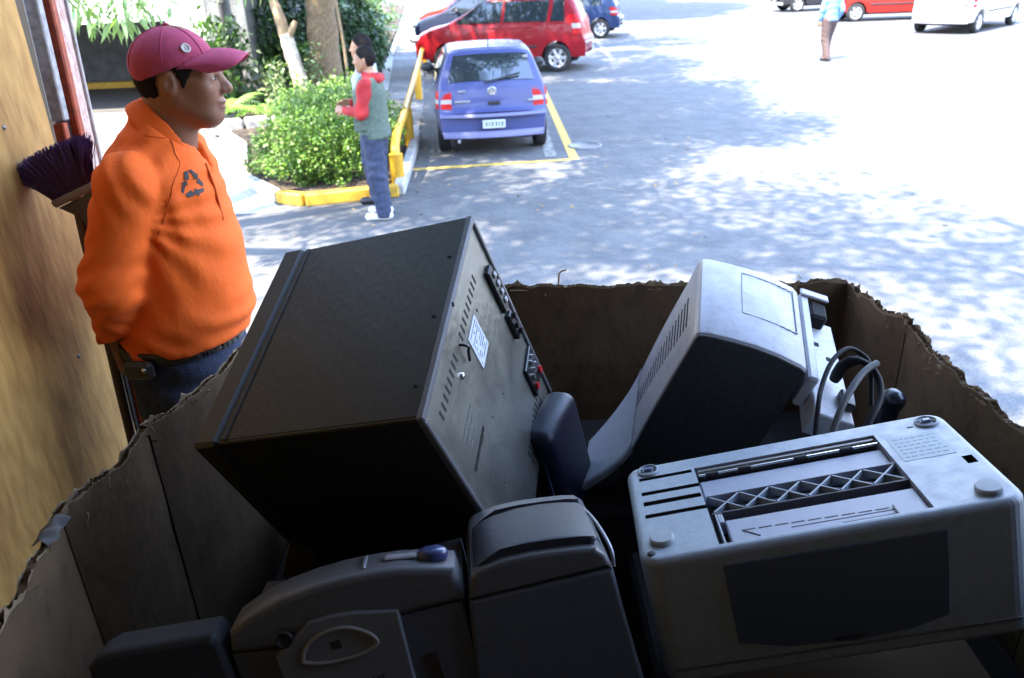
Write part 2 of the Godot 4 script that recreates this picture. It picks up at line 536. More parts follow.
	# a few leaves that have come down on the asphalt
	leaves("fallen_leaves", self, [[Vector3(0.5, 0.012, -9.5), Vector3(5.0, 0.004, 5.0)], [Vector3(-1.2, 0.012, -12.5), Vector3(1.2, 0.004, 3.0)]], 160, leaf_mesh(0.05, 0.025), mat("dry_leaf", 0.22, 0.15, 0.06, 0.7, {"vcol": true, "two": true}), 51, 0.0, 0.0).set_meta("label", "dry leaves scattered over the asphalt")
	# a round access cover in the asphalt
	var st := mb()
	lathe(st, [Vector2(0.25, 0.0), Vector2(0.25, 0.012), Vector2(0.225, 0.016), Vector2(0.22, 0.010), Vector2(0.0, 0.012)], 28)
	var mh := put("manhole_cover", st, mat("worn_iron", 0.19, 0.19, 0.195, 0.5, {"mottle": 0.4, "metal": 0.3}))
	mh.position = Vector3(1.2, 0.0, -11.87)
	tag(mh, "round pale metal access cover in the asphalt outside the yellow bay corner", "manhole cover")

	# ---- the building with the garage mouth
	var b := thing("garage_building", "white building with a dark garage opening behind the man in orange", "building", at(-8.0, 0, -17))
	var wall := func(x0, y0, z0, x1, y1, z1, m, called):
		var w := mb()
		boxmm(w, Vector3(x0 + 8.0, y0, z0 + 17), Vector3(x1 + 8.0, y1, z1 + 17), 0.01)
		return put(called, w, m, b)
	wall.call(-13.0, 1.72, -17.3, -6.54, 1.98, -16.96, white_wall, "lintel")
	wall.call(-13.0, 1.983, -17.3, -6.54, 6.5, -17.0, white_wall, "wall")
	wall.call(-6.537, 0.0, -17.3, -5.72, 6.5, -17.0, white_wall, "wall")
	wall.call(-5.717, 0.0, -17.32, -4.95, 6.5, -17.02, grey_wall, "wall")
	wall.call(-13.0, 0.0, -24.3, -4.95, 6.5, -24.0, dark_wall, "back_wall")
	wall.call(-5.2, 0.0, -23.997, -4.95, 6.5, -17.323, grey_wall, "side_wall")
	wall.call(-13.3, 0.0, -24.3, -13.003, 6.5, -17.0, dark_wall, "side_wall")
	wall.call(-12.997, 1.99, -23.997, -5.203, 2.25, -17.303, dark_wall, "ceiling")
	wall.call(-13.4, 6.503, -24.4, -4.85, 6.75, -16.85, white_wall, "roof")
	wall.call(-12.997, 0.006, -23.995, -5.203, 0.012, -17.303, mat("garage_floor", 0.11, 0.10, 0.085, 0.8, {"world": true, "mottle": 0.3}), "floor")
	var yk := wall.call(-12.9, 0.0125, -21.3, -6.4, 0.16, -21.1, kerb_y, "wheel_stop")
	yk.set_meta("label", "yellow painted wheel stop inside the garage")
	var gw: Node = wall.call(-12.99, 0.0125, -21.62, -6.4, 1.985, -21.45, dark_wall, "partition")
	st = mb()
	tube(st, [Vector3(2.62, 0.1, 0.06), Vector3(2.62, 6.4, 0.06)], 0.05, 10)
	put("downpipe", st, mat("dark_pipe", 0.05, 0.045, 0.04, 0.5), b)
	for k in 4:
		st = mb(); boxmm(st, Vector3(2.54, 0.5 + k * 1.5, 0.0), Vector3(2.70, 0.54 + k * 1.5, 0.115), 0.004)
		put("pipe_clip", st, mat("dark_pipe", 0.05, 0.045, 0.04), b)
	# a low planter of pale blocks in front of the shrubs
	var pl := thing("block_planter", "low pale stone planter edge in front of the ferns, beside the hedge", "planter", at(-4.6, 0, -13.6))
	for k in 5:
		st = mb()
		box(st, Transform3D(Basis(Vector3.UP, 0.35 + 0.02 * k), Vector3(-0.9 + k * 0.43, 0.13, -0.05 - 0.16 * k)), Vector3(0.42, 0.26 + 0.01 * (k % 2), 0.3), 0.03)
		put("stone_block", st, mat("pale_stone", 0.42, 0.41, 0.38, 0.85, {"mottle": 0.35, "bump": 0.6}), pl)

	# ---- bent yellow rail beside the blue car
	var rail := thing("guard_rail", "bent yellow pipe guard rail running from the kerb corner past the blue car", "guard rail", at(-1.33, 0, -9.9))
	var ym := mat("yellow_pipe_paint", 0.68, 0.36, 0.02, 0.45, {"mottle": 0.2})
	var rl := mb(); tube(rl, curve([Vector3(0, 0.05, 0), Vector3(0, 0.40, 0), Vector3(-0.01, 0.52, -0.15), Vector3(-0.03, 0.60, -0.8), Vector3(-0.09, 0.60, -2.4), Vector3(-0.35, 0.60, -7.0), Vector3(-0.72, 0.60, -13.2)], 5), 0.055, 10)
	put("rail", rl, ym, rail)
	for p in [Vector3(-0.09, 0, -2.4), Vector3(-0.35, 0, -7.0), Vector3(-0.72, 0, -13.2)]:
		st = mb(); tube(st, [p, p + Vector3(0, 0.585, 0)], 0.075, 10); put("post", st, ym, rail)
	st = mb(); tube(st, [Vector3(0, 0.0, 0), Vector3(0, 0.42, 0)], 0.085, 10); put("post", st, ym, rail)

# ------------------------------------------------------------------ trees and plants
func limb(st: SurfaceTool, pts: Array, r0: float, r1: float, n := 10) -> void:
	var c := curve(pts, 5)
	var rad := []
	for i in c.size(): rad.append(lerpf(r0, r1, float(i) / (c.size() - 1)) * (1.0 + 0.06 * sin(i * 2.3 + r0 * 40)))
	tube(st, c, rad, n)

func fern(called: String, label: String, p: Vector3, n: int, len_: float, m: Material, sd: int, group := "") -> Node3D:
	var t := thing(called, label, "plant", Transform3D(Basis.IDENTITY, p), group)
	var r := RandomNumberGenerator.new(); r.seed = sd
	for k in n:
		var st := mb()
		var a := TAU * k / n + r.randf() * 0.4
		var out := Vector3(cos(a), 0, sin(a)); var l := len_ * r.randf_range(0.75, 1.15); var rise := r.randf_range(0.55, 1.0)
		var side := Vector3(-sin(a), 0, cos(a))
		var prev := Vector3.ZERO
		var steps := 14
		for i in range(1, steps + 1):
			var f := float(i) / steps
			var q := out * l * f + Vector3.UP * l * (rise * f * 1.25 - 0.85 * f * f)
			bar(st, prev, q, 0.008, 0.008)
			if i > 1:
				var w := l * 0.26 * sin(PI * (0.12 + 0.85 * f))
				for s in [-1, 1]:
					var tip: Vector3 = q + side * s * w + out * w * 0.5 - Vector3.UP * w * 0.25
					var o2: Vector3 = (q - prev) * 0.42
					tri(st, q - o2, tip, q + o2)
			prev = q
		put("frond", st, m, t)
	return t

func build_plants() -> void:
	var bark := mat("bark", 1, 1, 1, 0.9, {"world": true, "scale": Vector3(1.6, 0.5, 1.6), "bump": 1.5, "tex": noise_tex("bark_tone", 0.03, lin(0.10, 0.065, 0.035), lin(0.32, 0.24, 0.15), 5)})
	var pale_bark := mat("pale_bark", 1, 1, 1, 0.85, {"world": true, "scale": Vector3(1.2, 0.6, 1.2), "bump": 0.8, "tex": noise_tex("pale_bark_tone", 0.02, lin(0.20, 0.13, 0.07), lin(0.36, 0.27, 0.17), 5)})
	var lf := func(k, r, g, b2): return mat(k, r, g, b2, 0.45, {"vcol": true, "back": Color(0.45, 0.6, 0.15), "two": true})
	var green: Material = lf.call("leaf_bright", 0.115, 0.215, 0.035)
	var mid: Material = lf.call("leaf_mid", 0.09, 0.17, 0.035)
	var deep: Material = lf.call("leaf_deep", 0.035, 0.075, 0.028)
	var grey: Material = lf.call("leaf_grey", 0.16, 0.22, 0.11)
	var small := leaf_mesh(0.055, 0.034)
	var broad := leaf_mesh(0.16, 0.07)
	var long_ := leaf_mesh(0.20, 0.042)
	# trees whose trunks stand in the bed
	var t := thing("tree", "thick straight brown tree trunk behind the hedge, wider than the pale forked one", "tree", at(-3.66, 0.05, -17.6))
	var st := mb()
	limb(st, [Vector3(0, -0.1, 0), Vector3(0.02, 0.5, 0), Vector3(0.08, 2.0, 0), Vector3(0.2, 4.2, 0.3)], 0.37, 0.25, 16)
	put("trunk", st, bark, t)
	for p in [[Vector3(2.2, 6.2, 1.8), 0.14], [Vector3(-1.2, 6.6, 1.4), 0.13], [Vector3(3.4, 6.0, 4.5), 0.12], [Vector3(1.2, 7.2, -1.5), 0.12]]:
		st = mb(); limb(st, [Vector3(0.16, 3.8, 0.2), p[0] * 0.45 + Vector3(0, 2.6, 0), p[0]], p[1], 0.04); put("limb", st, bark, t)
	leaves("crown", t, [[Vector3(2.2, 6.7, 1.8), Vector3(2.4, 1.0, 2.2)], [Vector3(-1.0, 7.0, 1.5), Vector3(2.0, 1.0, 1.8)], [Vector3(3.2, 6.6, 5.0), Vector3(2.2, 0.9, 2.2)], [Vector3(1.0, 7.6, -1.5), Vector3(2.2, 1.0, 2.0)], [Vector3(4.4, 6.6, 3.0), Vector3(2.2, 0.9, 2.6)]], 21000, leaf_mesh(0.15, 0.085), mid, 11, 0.42, 0.3, [0.7, 1.25], 0.30)
	t = thing("tree", "pale forked tree trunk leaning behind the hedge with sunlit bark", "tree", at(-4.04, 0.05, -17.0))
	st = mb()
	limb(st, [Vector3(0.02, -0.1, 0), Vector3(-0.03, 0.45, 0), Vector3(-0.14, 1.05, 0), Vector3(-0.18, 1.35, 0)], 0.17, 0.125, 12)
	put("trunk", st, mat("whitewashed_bark", 1, 1, 1, 0.8, {"world": true, "scale": Vector3(1.2, 0.6, 1.2), "bump": 0.8, "tex": noise_tex("whitewash_tone", 0.02, lin(0.30, 0.26, 0.20), lin(0.60, 0.55, 0.47), 5)}), t)
	st = mb(); limb(st, [Vector3(-0.19, 1.30, 0), Vector3(-0.26, 1.7, 0), Vector3(-0.38, 2.2, -0.1), Vector3(-0.5, 4.6, 0.5), Vector3(-0.2, 6.2, 1.5)], 0.125, 0.05); put("limb", st, pale_bark, t)
	st = mb(); limb(st, [Vector3(-0.15, 1.27, 0), Vector3(-0.03, 1.42, 0.05), Vector3(0.06, 1.56, 0.05)], 0.09, 0.045, 9); put("stub", st, pale_bark, t)
	leaves("crown", t, [[Vector3(-0.3, 6.4, 1.5), Vector3(1.7, 0.9, 1.6)]], 2600, leaf_mesh(0.15, 0.085), mid, 12, 0.4, 0.3, [0.7, 1.25], 0.30)
	# a vine that hangs beside the thick trunk
	st = mb()
	tube(st, curve([Vector3(-3.16, 0.1, -17.2), Vector3(-3.14, 1.0, -17.25), Vector3(-3.2, 2.2, -17.2), Vector3(-3.25, 4.4, -17.2), Vector3(-3.4, 4.6, -17.4)]), 0.03, 6)
	tag(put("hanging_vine", st, pale_bark), "thin pale vine hanging straight down beside the thick brown trunk", "vine")
	# the tree that stands beside the truck: its branch hangs into the picture, its crown shades the lot
	t = thing("overhanging_tree", "long leaved branch hanging down in front of the garage opening", "tree", at(-6.4, 0, -6.2))
	st = mb(); limb(st, [Vector3(0, -0.05, 0), Vector3(0.2, 1.8, 0), Vector3(0.7, 4.4, -0.2)], 0.30, 0.2, 12); put("trunk", st, bark, t)
	for p in [Vector3(2.6, 6.1, -1.0), Vector3(4.4, 6.0, -1.6), Vector3(4.2, 6.0, 1.6), Vector3(1.6, 6.6, -4.2), Vector3(5.2, 6.3, -4.8), Vector3(7.4, 6.5, 2.4), Vector3(4.0, 6.2, -8.0)]:
		st = mb(); limb(st, [Vector3(0.62, 4.0, -0.2), p * 0.5 + Vector3(0.1, 2.4, 0), p], 0.12, 0.035, 8); put("limb", st, bark, t)
	leaves("crown", t, [[Vector3(2.6, 6.4, -1.0), Vector3(2.0, 0.8, 2.0)], [Vector3(4.4, 6.3, -1.6), Vector3(1.9, 0.8, 1.9)], [Vector3(4.2, 6.3, 1.6), Vector3(2.1, 0.8, 1.9)], [Vector3(1.8, 6.8, -4.6), Vector3(2.1, 0.9, 2.1)], [Vector3(5.2, 6.6, -5.0), Vector3(2.1, 0.8, 2.3)], [Vector3(4.9, 6.6, -3.2), Vector3(1.9, 0.7, 1.8)], [Vector3(6.8, 6.6, -4.5), Vector3(2.0, 0.7, 2.0)], [Vector3(6.6, 6.6, -8.0), Vector3(2.0, 0.7, 2.2)], [Vector3(6.4, 6.8, -11.0), Vector3(2.0, 0.7, 2.2)], [Vector3(4.0, 6.4, -8.2), Vector3(2.2, 0.8, 2.4)], [Vector3(3.5, 6.7, -5.4), Vector3(2.3, 0.8, 2.0)], [Vector3(3.4, 6.6, -6.6), Vector3(2.0, 0.8, 2.0)], [Vector3(6.4, 6.4, -7.0), Vector3(2.0, 0.7, 2.4)]], 52000, leaf_mesh(0.16, 0.07), mid, 13, 0.44, 0.35, [0.7, 1.25], 0.30)
	leaves("crown", t, [[Vector3(7.2, 6.7, 3.0), Vector3(2.3, 0.5, 2.1)], [Vector3(6.0, 6.7, 1.0), Vector3(2.3, 0.5, 1.9)]], 5200, leaf_mesh(0.16, 0.07), mid, 19, 0.3, 0.35, [0.7, 1.25], 0.32)
	leaves("crown", t, [[Vector3(3.75, 6.3, -5.4), Vector3(1.9, 0.7, 2.0)], [Vector3(3.4, 6.4, -7.6), Vector3(1.7, 0.7, 1.6)], [Vector3(6.2, 6.3, -6.6), Vector3(1.8, 0.7, 2.6)]], 11000, leaf_mesh(0.16, 0.07), mid, 17, 0.3, 0.35, [0.7, 1.25], 0.26)
	st = mb()
	var tw := [[Vector3(2.6, 4.8, -0.3), Vector3(3.0, 3.2, -0.4), Vector3(3.35, 2.62, -0.35), Vector3(3.72, 2.42, -0.3)], [Vector3(3.0, 3.2, -0.4), Vector3(3.25, 2.7, -0.25), Vector3(3.3, 2.45, -0.2)], [Vector3(3.35, 2.62, -0.35), Vector3(3.5, 2.5, -0.45), Vector3(3.55, 2.36, -0.5)], [Vector3(3.1, 3.0, -0.4), Vector3(3.9, 2.75, -0.7), Vector3(4.35, 2.52, -0.8)]]
	for c in tw: limb(st, c, 0.022, 0.006, 6)
	put("twig", st, bark, t)
	var hang := leaves("hanging_leaves", t, [[Vector3(3.35, 2.38, -0.3), Vector3(0.20, 0.17, 0.16)], [Vector3(3.62, 2.36, -0.3), Vector3(0.20, 0.17, 0.16)], [Vector3(3.84, 2.36, -0.3), Vector3(0.14, 0.12, 0.12)], [Vector3(3.2, 2.5, -0.25), Vector3(0.22, 0.16, 0.16)], [Vector3(4.4, 2.45, -0.8), Vector3(0.26, 0.10, 0.12)], [Vector3(3.3, 2.28, -0.3), Vector3(0.22, 0.12, 0.14)], [Vector3(3.62, 2.26, -0.3), Vector3(0.22, 0.12, 0.14)]], 290, leaf_mesh(0.15, 0.036), grey, 14, 0.0, 1.1)
	for k in hang.multimesh.instance_count:        # each hanging leaf is a piece of its own
		var g := 0.75 + 0.15 * (k % 4)
		piece("leaf", hang.multimesh.mesh, mat("hanging_leaf_%d" % (k % 4), 0.16 * g, 0.22 * g, 0.11 * g, 0.45, {"back": Color(0.45, 0.6, 0.15), "two": true}), t, hang.multimesh.get_instance_transform(k))
	t.remove_child(hang); hang.free()
	# a dense tree far down the lot throws the broad shade at the top
	t = thing("tree", "slender dark trunk of a tree standing behind the far blue car", "tree", at(5.4, 0, -43.0))
	st = mb(); limb(st, [Vector3(0, -0.05, 0), Vector3(0.1, 3, 0), Vector3(0, 6.5, 0)], 0.22, 0.14); put("trunk", st, bark, t)
	leaves("crown", t, [[Vector3(0, 8.4, 1), Vector3(4.2, 1.5, 5.5)], [Vector3(-2.5, 8.2, -7), Vector3(4, 1.5, 5)], [Vector3(-1.5, 8.2, 6.5), Vector3(3.2, 1.2, 3)]], 16000, leaf_mesh(0.38, 0.24), mid, 15, 0.0, 0.2)
	# a wide tree in the bed farther back shades the bays behind the red car
	t = thing("tree", "tree trunk half lost in the thicket beside the walkway, farthest of the bed's trees", "tree", at(-5.6, 0, -24.6))
	st = mb(); limb(st, [Vector3(0, -0.05, 0), Vector3(0.1, 2.4, 0), Vector3(0.5, 5.2, 0.4)], 0.26, 0.18, 12); put("trunk", st, bark, t)
	for p in [Vector3(4.4, 7.2, 2.5), Vector3(6.6, 7.4, 0.0), Vector3(5.2, 7.4, 5.5), Vector3(3.0, 7.6, -3.5)]:
		st = mb(); limb(st, [Vector3(0.45, 4.8, 0.3), p * 0.55 + Vector3(0, 2.2, 0), p], 0.12, 0.035, 8); put("limb", st, bark, t)
	leaves("crown", t, [[Vector3(4.4, 7.5, 2.5), Vector3(2.4, 0.8, 2.4)], [Vector3(6.6, 7.7, 0.0), Vector3(2.4, 0.8, 2.6)], [Vector3(5.2, 7.7, 5.5), Vector3(2.4, 0.8, 2.4)], [Vector3(3.0, 7.9, -3.5), Vector3(2.4, 0.8, 2.6)]], 15000, leaf_mesh(0.19, 0.10), mid, 18, 0.46, 0.3, [0.7, 1.25], 0.30)
	# a wood that closes the lot on all sides, beyond the picture, and is seen in the cars' paint and glass
	var ring := []
	for k in 46:
		var a := TAU * k / 46.0 + 0.03
		var rd := 82.0 + 9.0 * sin(k * 2.7)
		var c := Vector3(cos(a) * rd * 0.85 + 4.0, 0, sin(a) * rd - 22.0)
		if c.z > 8.0: c.z = c.z * 0.55 + 8.0
		ring.append([c + Vector3(0, 5.5 + 1.5 * sin(k * 1.9), 0), Vector3(6.5, 6.5 + 1.5 * sin(k * 4.1), 5.0)])
	leaves("surrounding_wood", self, ring, 20000, leaf_mesh(1.9, 1.3), deep, 61, 0.0, 0.2).set_meta("label", "leafy wood that closes in the parking lot far off")
	# clipped hedge at the kerb corner
	t = thing("hedge", "bright green clipped hedge above the yellow kerb, behind the man in the vest", "hedge", at(-2.55, 0.1, -11.3))
	st = mb()
	for k in 46:
		var q := Vector3(rng.randf_range(-0.9, 0.95), 0, rng.randf_range(-1.3, 1.3))
		limb(st, [q, q + Vector3(rng.randf_range(-0.1, 0.1), 0.25, rng.randf_range(-0.1, 0.1)), q * 1.1 + Vector3(0, 0.55, 0)], 0.012, 0.004, 5)
	put("stems", st, bark, t); t.get_node("stems").set_meta("kind", "stuff")
	leaves("foliage", t, [[Vector3(0.25, 0.40, 1.05), Vector3(0.80, 0.44, 0.80)], [Vector3(0.0, 0.42, 0.2), Vector3(0.85, 0.46, 0.9)], [Vector3(0.3, 0.44, -0.5), Vector3(0.85, 0.46, 0.9)], [Vector3(-0.1, 0.42, -0.7), Vector3(0.75, 0.45, 0.8)], [Vector3(0.45, 0.40, 1.05), Vector3(0.6, 0.40, 0.55)], [Vector3(0.05, 0.28, 1.35), Vector3(0.45, 0.32, 0.42)], [Vector3(-0.45, 0.24, 0.75), Vector3(0.42, 0.28, 0.5)], [Vector3(0.4, 0.28, 1.45), Vector3(0.62, 0.32, 0.38)], [Vector3(0.85, 0.4, 0.4), Vector3(0.4, 0.42, 0.9)]], 30000, leaf_mesh(0.046, 0.03), green, 21, 0.0, -0.3, [0.45, 1.25], 0.03)
	# ground cover and ferns
	fern("fern", "low sunlit fern at the foot of the grey wall, in front of the white planter", Vector3(-4.9, 0.25, -14.6), 14, 0.75, mat("fern_green", 0.15, 0.26, 0.05, 0.5, {"two": true, "back": Color(0.4, 0.6, 0.1)}), 31)
	fern("fern", "second fern, nearer the pale forked trunk", Vector3(-4.25, 0.15, -15.0), 12, 0.7, mat("fern_green", 0.15, 0.26, 0.05), 32)
	fern("fern", "dark fern below the downpipe of the grey wall", Vector3(-5.3, 0.12, -16.0), 12, 0.8, mat("fern_dark", 0.05, 0.10, 0.035, 0.5, {"two": true, "back": Color(0.3, 0.4, 0.1)}), 33)
	fern("palm", "arching palm fronds between the forked trunk and the wall", Vector3(-4.9, 0.6, -18.4), 14, 1.5, mat("palm_green", 0.08, 0.17, 0.035, 0.45, {"two": true, "back": Color(0.35, 0.5, 0.1)}), 34)
	fern("palm", "palm fronds to the right of the thick trunk beside the walkway", Vector3(-3.7, 0.8, -21.0), 15, 1.6, mat("palm_green", 0.08, 0.17, 0.035), 35)
	fern("palm", "taller palm behind the two trunks", Vector3(-4.6, 1.3, -23.0), 15, 1.9, mat("palm_green", 0.08, 0.17, 0.035), 36)
	# shrubs: [place, radii, leaf count, material, mesh, label]
	for s in [
		[Vector3(-5.15, 0.8, -16.4), Vector3(0.35, 0.8, 0.4), 700, deep, broad, "dark climbing shrub against the grey wall beside the downpipe"],
		[Vector3(-4.9, 1.2, -18.0), Vector3(0.75, 1.35, 0.6), 2600, deep, broad, "tall dark ivy mass on the corner of the grey wall"],
		[Vector3(-4.1, 1.5, -20.2), Vector3(1.2, 1.6, 0.8), 3200, deep, broad, "deep green thicket directly behind the thick trunk"],
		[Vector3(-4.85, 1.0, -19.3), Vector3(0.7, 1.1, 0.8), 1500, deep, broad, "dark shrub behind the forked trunk, between trunk and wall"],
		[Vector3(-4.45, 0.45, -16.3), Vector3(0.35, 0.45, 0.35), 420, grey, broad, "pale leafy bush in front of the forked trunk"],
		[Vector3(-3.4, 0.32, -14.6), Vector3(0.55, 0.34, 0.9), 1500, green, leaf_mesh(0.09, 0.05), "low bright bush between the hedge and the forked trunk"],
		[Vector3(-2.9, 0.32, -15.2), Vector3(0.5, 0.34, 1.0), 1300, green, leaf_mesh(0.09, 0.05), "low bright bush at the foot of the thick trunk"],
		[Vector3(-3.75, 0.55, -17.05), Vector3(0.15, 0.5, 0.15), 160, grey, leaf_mesh(0.10, 0.07), "ivy climbing the front of the thick brown trunk"],
		[Vector3(-5.9, 2.2, -26.0), Vector3(1.5, 1.6, 1.8), 2600, green, broad, "tall bright bush seen between the two trunks"],
		[Vector3(-3.55, 0.8, -21.5), Vector3(0.7, 0.95, 1.9), 3200, deep, broad, "dark broad leaved bush beside the walkway behind the thick trunk"],
		[Vector3(-3.9, 0.4, -25.6), Vector3(0.5, 0.5, 2.2), 1500, mid, broad, "low bush right at the walkway's edge, nearer than the dark hedge"],
		[Vector3(-5.45, 0.9, -15.9), Vector3(0.4, 0.9, 0.35), 900, mid, broad, "leafy bush on the near side of the downpipe"],
		[Vector3(-5.0, 1.6, -27.5), Vector3(1.2, 1.6, 2.2), 3200, mid, broad, "rounded bush by the walkway behind the dark one"],
		[Vector3(-5.0, 0.6, -30.5), Vector3(0.7, 0.8, 2.6), 2200, deep, broad, "low dark hedge along the walkway edge"],
		[Vector3(-6.2, 1.3, -34.5), Vector3(1.3, 1.4, 3.4), 3200, green, broad, "bright tall bush farther along the walkway"],
		[Vector3(-6.4, 0.8, -42.0), Vector3(1.4, 1.1, 5.0), 2600, mid, broad, "long bush where the walkway fades away"],
		[Vector3(-8.2, 2.2, -46.0), Vector3(2.2, 2.4, 9.0), 3500, green, broad, "farthest and tallest bush behind the walkway"],
		[Vector3(-7.4, 2.4, -30.0), Vector3(1.6, 2.6, 3.0), 3200, deep, broad, "tall dark shrub mass behind the bright bush"],
		[Vector3(21.3, 0.5, -29.4), Vector3(0.9, 0.7, 0.8), 700, mid, broad, "small bush at the tail of the far white car"],
	]:
		var o := thing("shrub", s[5], "shrub", at(s[0].x, 0.05, s[0].z))
		st = mb()
		for k in 7:
			var q := Vector3(rng.randf_range(-0.4, 0.4) * s[1].x, 0, rng.randf_range(-0.4, 0.4) * s[1].z)
			limb(st, [q, q + Vector3(0, s[0].y * 0.5, 0), q * 1.6 + Vector3(0, s[0].y, 0)], 0.025, 0.008, 5)
		put("stem", st, bark, o)
		leaves("foliage", o, [[Vector3(0, s[0].y, 0), s[1]], [Vector3(s[1].x * 0.3, s[0].y * 0.8, s[1].z * 0.3), s[1] * 0.75], [Vector3(-s[1].x * 0.3, s[0].y * 1.1, -s[1].z * 0.2), s[1] * 0.7]], s[2], s[4], s[3], int(s[2] + s[0].z * 10), 0.0, 0.3, [0.6, 1.3], 0.09)

# ------------------------------------------------------------------ cars: local x runs from the rear bumper forward, z to the car's right
func lerp_prof(pr: Array, x: float) -> float:
	if x <= pr[0][0]: return pr[0][1]
	for i in pr.size() - 1:
		if x <= pr[i + 1][0]:
			var t: float = (x - pr[i][0]) / max(1e-6, pr[i + 1][0] - pr[i][0])
			return lerpf(pr[i][1], pr[i + 1][1], t)
	return pr[-1][1]

func car(called: String, label: String, p: Vector3, yaw_dir: Vector3, paint: Material, o := {}) -> Node3D:
	var L: float = o.get("len", 3.88); var Wd: float = o.get("width", 1.64); var sc: float = o.get("scale", 1.0)
	var top: Array = o.get("top", [[0, 0.60], [0.03, 0.62], [0.07, 0.645], [0.085, 0.70], [0.12, 0.88], [0.15, 0.95], [0.20, 1.02], [0.30, 1.17], [0.40, 1.31], [0.47, 1.375], [0.60, 1.405], [0.9, 1.42], [1.5, 1.42], [1.95, 1.39], [2.2, 1.34], [2.5, 1.17], [2.85, 0.96], [2.95, 0.93], [3.4, 0.86], [3.7, 0.77], [3.82, 0.68], [3.88, 0.60]])
	var rw: float = o.get("rear_axle", 0.66); var fw: float = o.get("front_axle", 3.06); var wr := 0.285
	var belt: float = o.get("belt", 0.93); var H := 0.0
	for q in top: H = max(H, q[1])
	var t := thing(called, label, "car", Transform3D(Basis(yaw_dir, Vector3.UP, yaw_dir.cross(Vector3.UP)).scaled_local(Vector3.ONE * sc), p), o.get("group", "cars parked in the lot"))
	var glass := mat("car_glass", 0.02, 0.025, 0.03, 0.04, {"spec": 0.9})
	var rubber := mat("tyre_rubber", 0.018, 0.018, 0.019, 0.85)
	var trim := mat("car_black_trim", 0.02, 0.02, 0.022, 0.5)
	var alloy := mat("wheel_silver", 0.55, 0.55, 0.56, 0.3, {"metal": 0.7})
	var red_l := mat("red_lens", 0.38, 0.008, 0.010, 0.25, {"spec": 0.3})
	var clear_l := mat("clear_lens", 0.36, 0.33, 0.32, 0.2, {"spec": 0.4})
	var bumper_m: Material = o.get("bumper", mat("bumper_grey", 0.20, 0.20, 0.23, 0.5))
	var bottom := func(x):
		for c in [rw, fw]:
			var d: float = abs(x - c)
			if d < wr + 0.05: return max(0.24, 0.285 + sqrt((wr + 0.05) * (wr + 0.05) - d * d))
		return 0.26 if x > 0.35 and x < L - 0.4 else 0.30
	var W := func(x, y):
		var u: float = x / L * 2.0 - 1.0
		var w: float = Wd * 0.5 * (1.0 - 0.10 * pow(abs(u), 5.0))
		if y < belt: w *= 1.0 - 0.05 * pow((y - 0.62) / 0.35, 2.0)
		else: w *= lerpf(0.97, 0.70, (y - belt) / (H - belt))
		return w
	var bend := func(x, r):
		if x < 0.7: return 0.10 * (1.0 - x / 0.7) * r * r
		if x > L - 0.8: return -0.22 * (1.0 - (L - x) / 0.8) * r * r
		return 0.0
	var xs := []
	for q in top:
		xs.append(q[0])
	for k in 41: xs.append(L * k / 40.0)
	for c in [rw, fw]:
		for k in 15: xs.append(c + (wr + 0.05) * cos(PI * k / 14.0) * 0.999)
		xs.append(c - wr - 0.0501); xs.append(c + wr + 0.0501)
	xs.sort()
	var rings := []
	var ns := 9
	var last := -1.0
	for x in xs:
		if x - last < 0.0008 or x > L: continue
		last = x
		var y0: float = bottom.call(x); var y1 := lerp_prof(top, x)
		var half := []
		for k in ns:
			var y := lerpf(y0, y1 - 0.045, float(k) / (ns - 1))
			half.append(Vector2(W.call(x, y), y))
		var wt: float = W.call(x, y1)
		half.append(Vector2(wt * 0.985, y1 - 0.018)); half.append(Vector2(wt * 0.94, y1 - 0.002)); half.append(Vector2(wt * 0.7, y1 + 0.012)); half.append(Vector2(wt * 0.35, y1 + 0.02)); half.append(Vector2(0, y1 + 0.023))
		var ring := PackedVector3Array()
		var full := half.duplicate()
		for k in range(half.size() - 2, -1, -1): full.append(Vector2(-half[k].x, half[k].y))
		for h in full: ring.append(Vector3(x + bend.call(x, h.x / (Wd * 0.5)), h.y, h.x))
		rings.append(ring)
	var st := mb()
	st.set_smooth_group(0)
	var n: int = rings[0].size()
	for i in rings.size() - 1:
		for k in n:
			var l := (k + 1) % n
			if l == 0: st.set_smooth_group(-1)
			quad(st, rings[i][k], rings[i][l], rings[i + 1][l], rings[i + 1][k])
			st.set_smooth_group(0)
	st.set_smooth_group(-1)
	for e in [0, rings.size() - 1]:
		var r: PackedVector3Array = rings[e]
		for k in n / 2:
			var a := r[k]; var b := r[k + 1]; var c := r[n - 2 - k]; var d := r[n - 1 - k]
			if e == 0: quad(st, d, c, b, a)
			else: quad(st, a, b, c, d)
	var body := put("body", st, paint, t)
	# side windows with thin pillars between them, both sides
	var side_patch := func(poly: Array, off: float, s: int) -> SurfaceTool:
		var g := mb()
		grid(g, 6, 5, func(u, v):
			var a: Vector2 = poly[0].lerp(poly[1], u); var b: Vector2 = poly[3].lerp(poly[2], u)
			var q := a.lerp(b, v)
			return Vector3(q.x + bend.call(q.x, 0.9), q.y, s * (W.call(q.x, q.y) + off)), true, s < 0)
		return g
	var wy0 := belt + 0.02; var wy1: float = H - 0.09
	var panes: Array = o.get("panes", [[0.62, 0.98, 0.90, 0.66], [1.03, 1.83, 1.80, 0.96], [1.89, 2.72, 2.20, 1.86]])
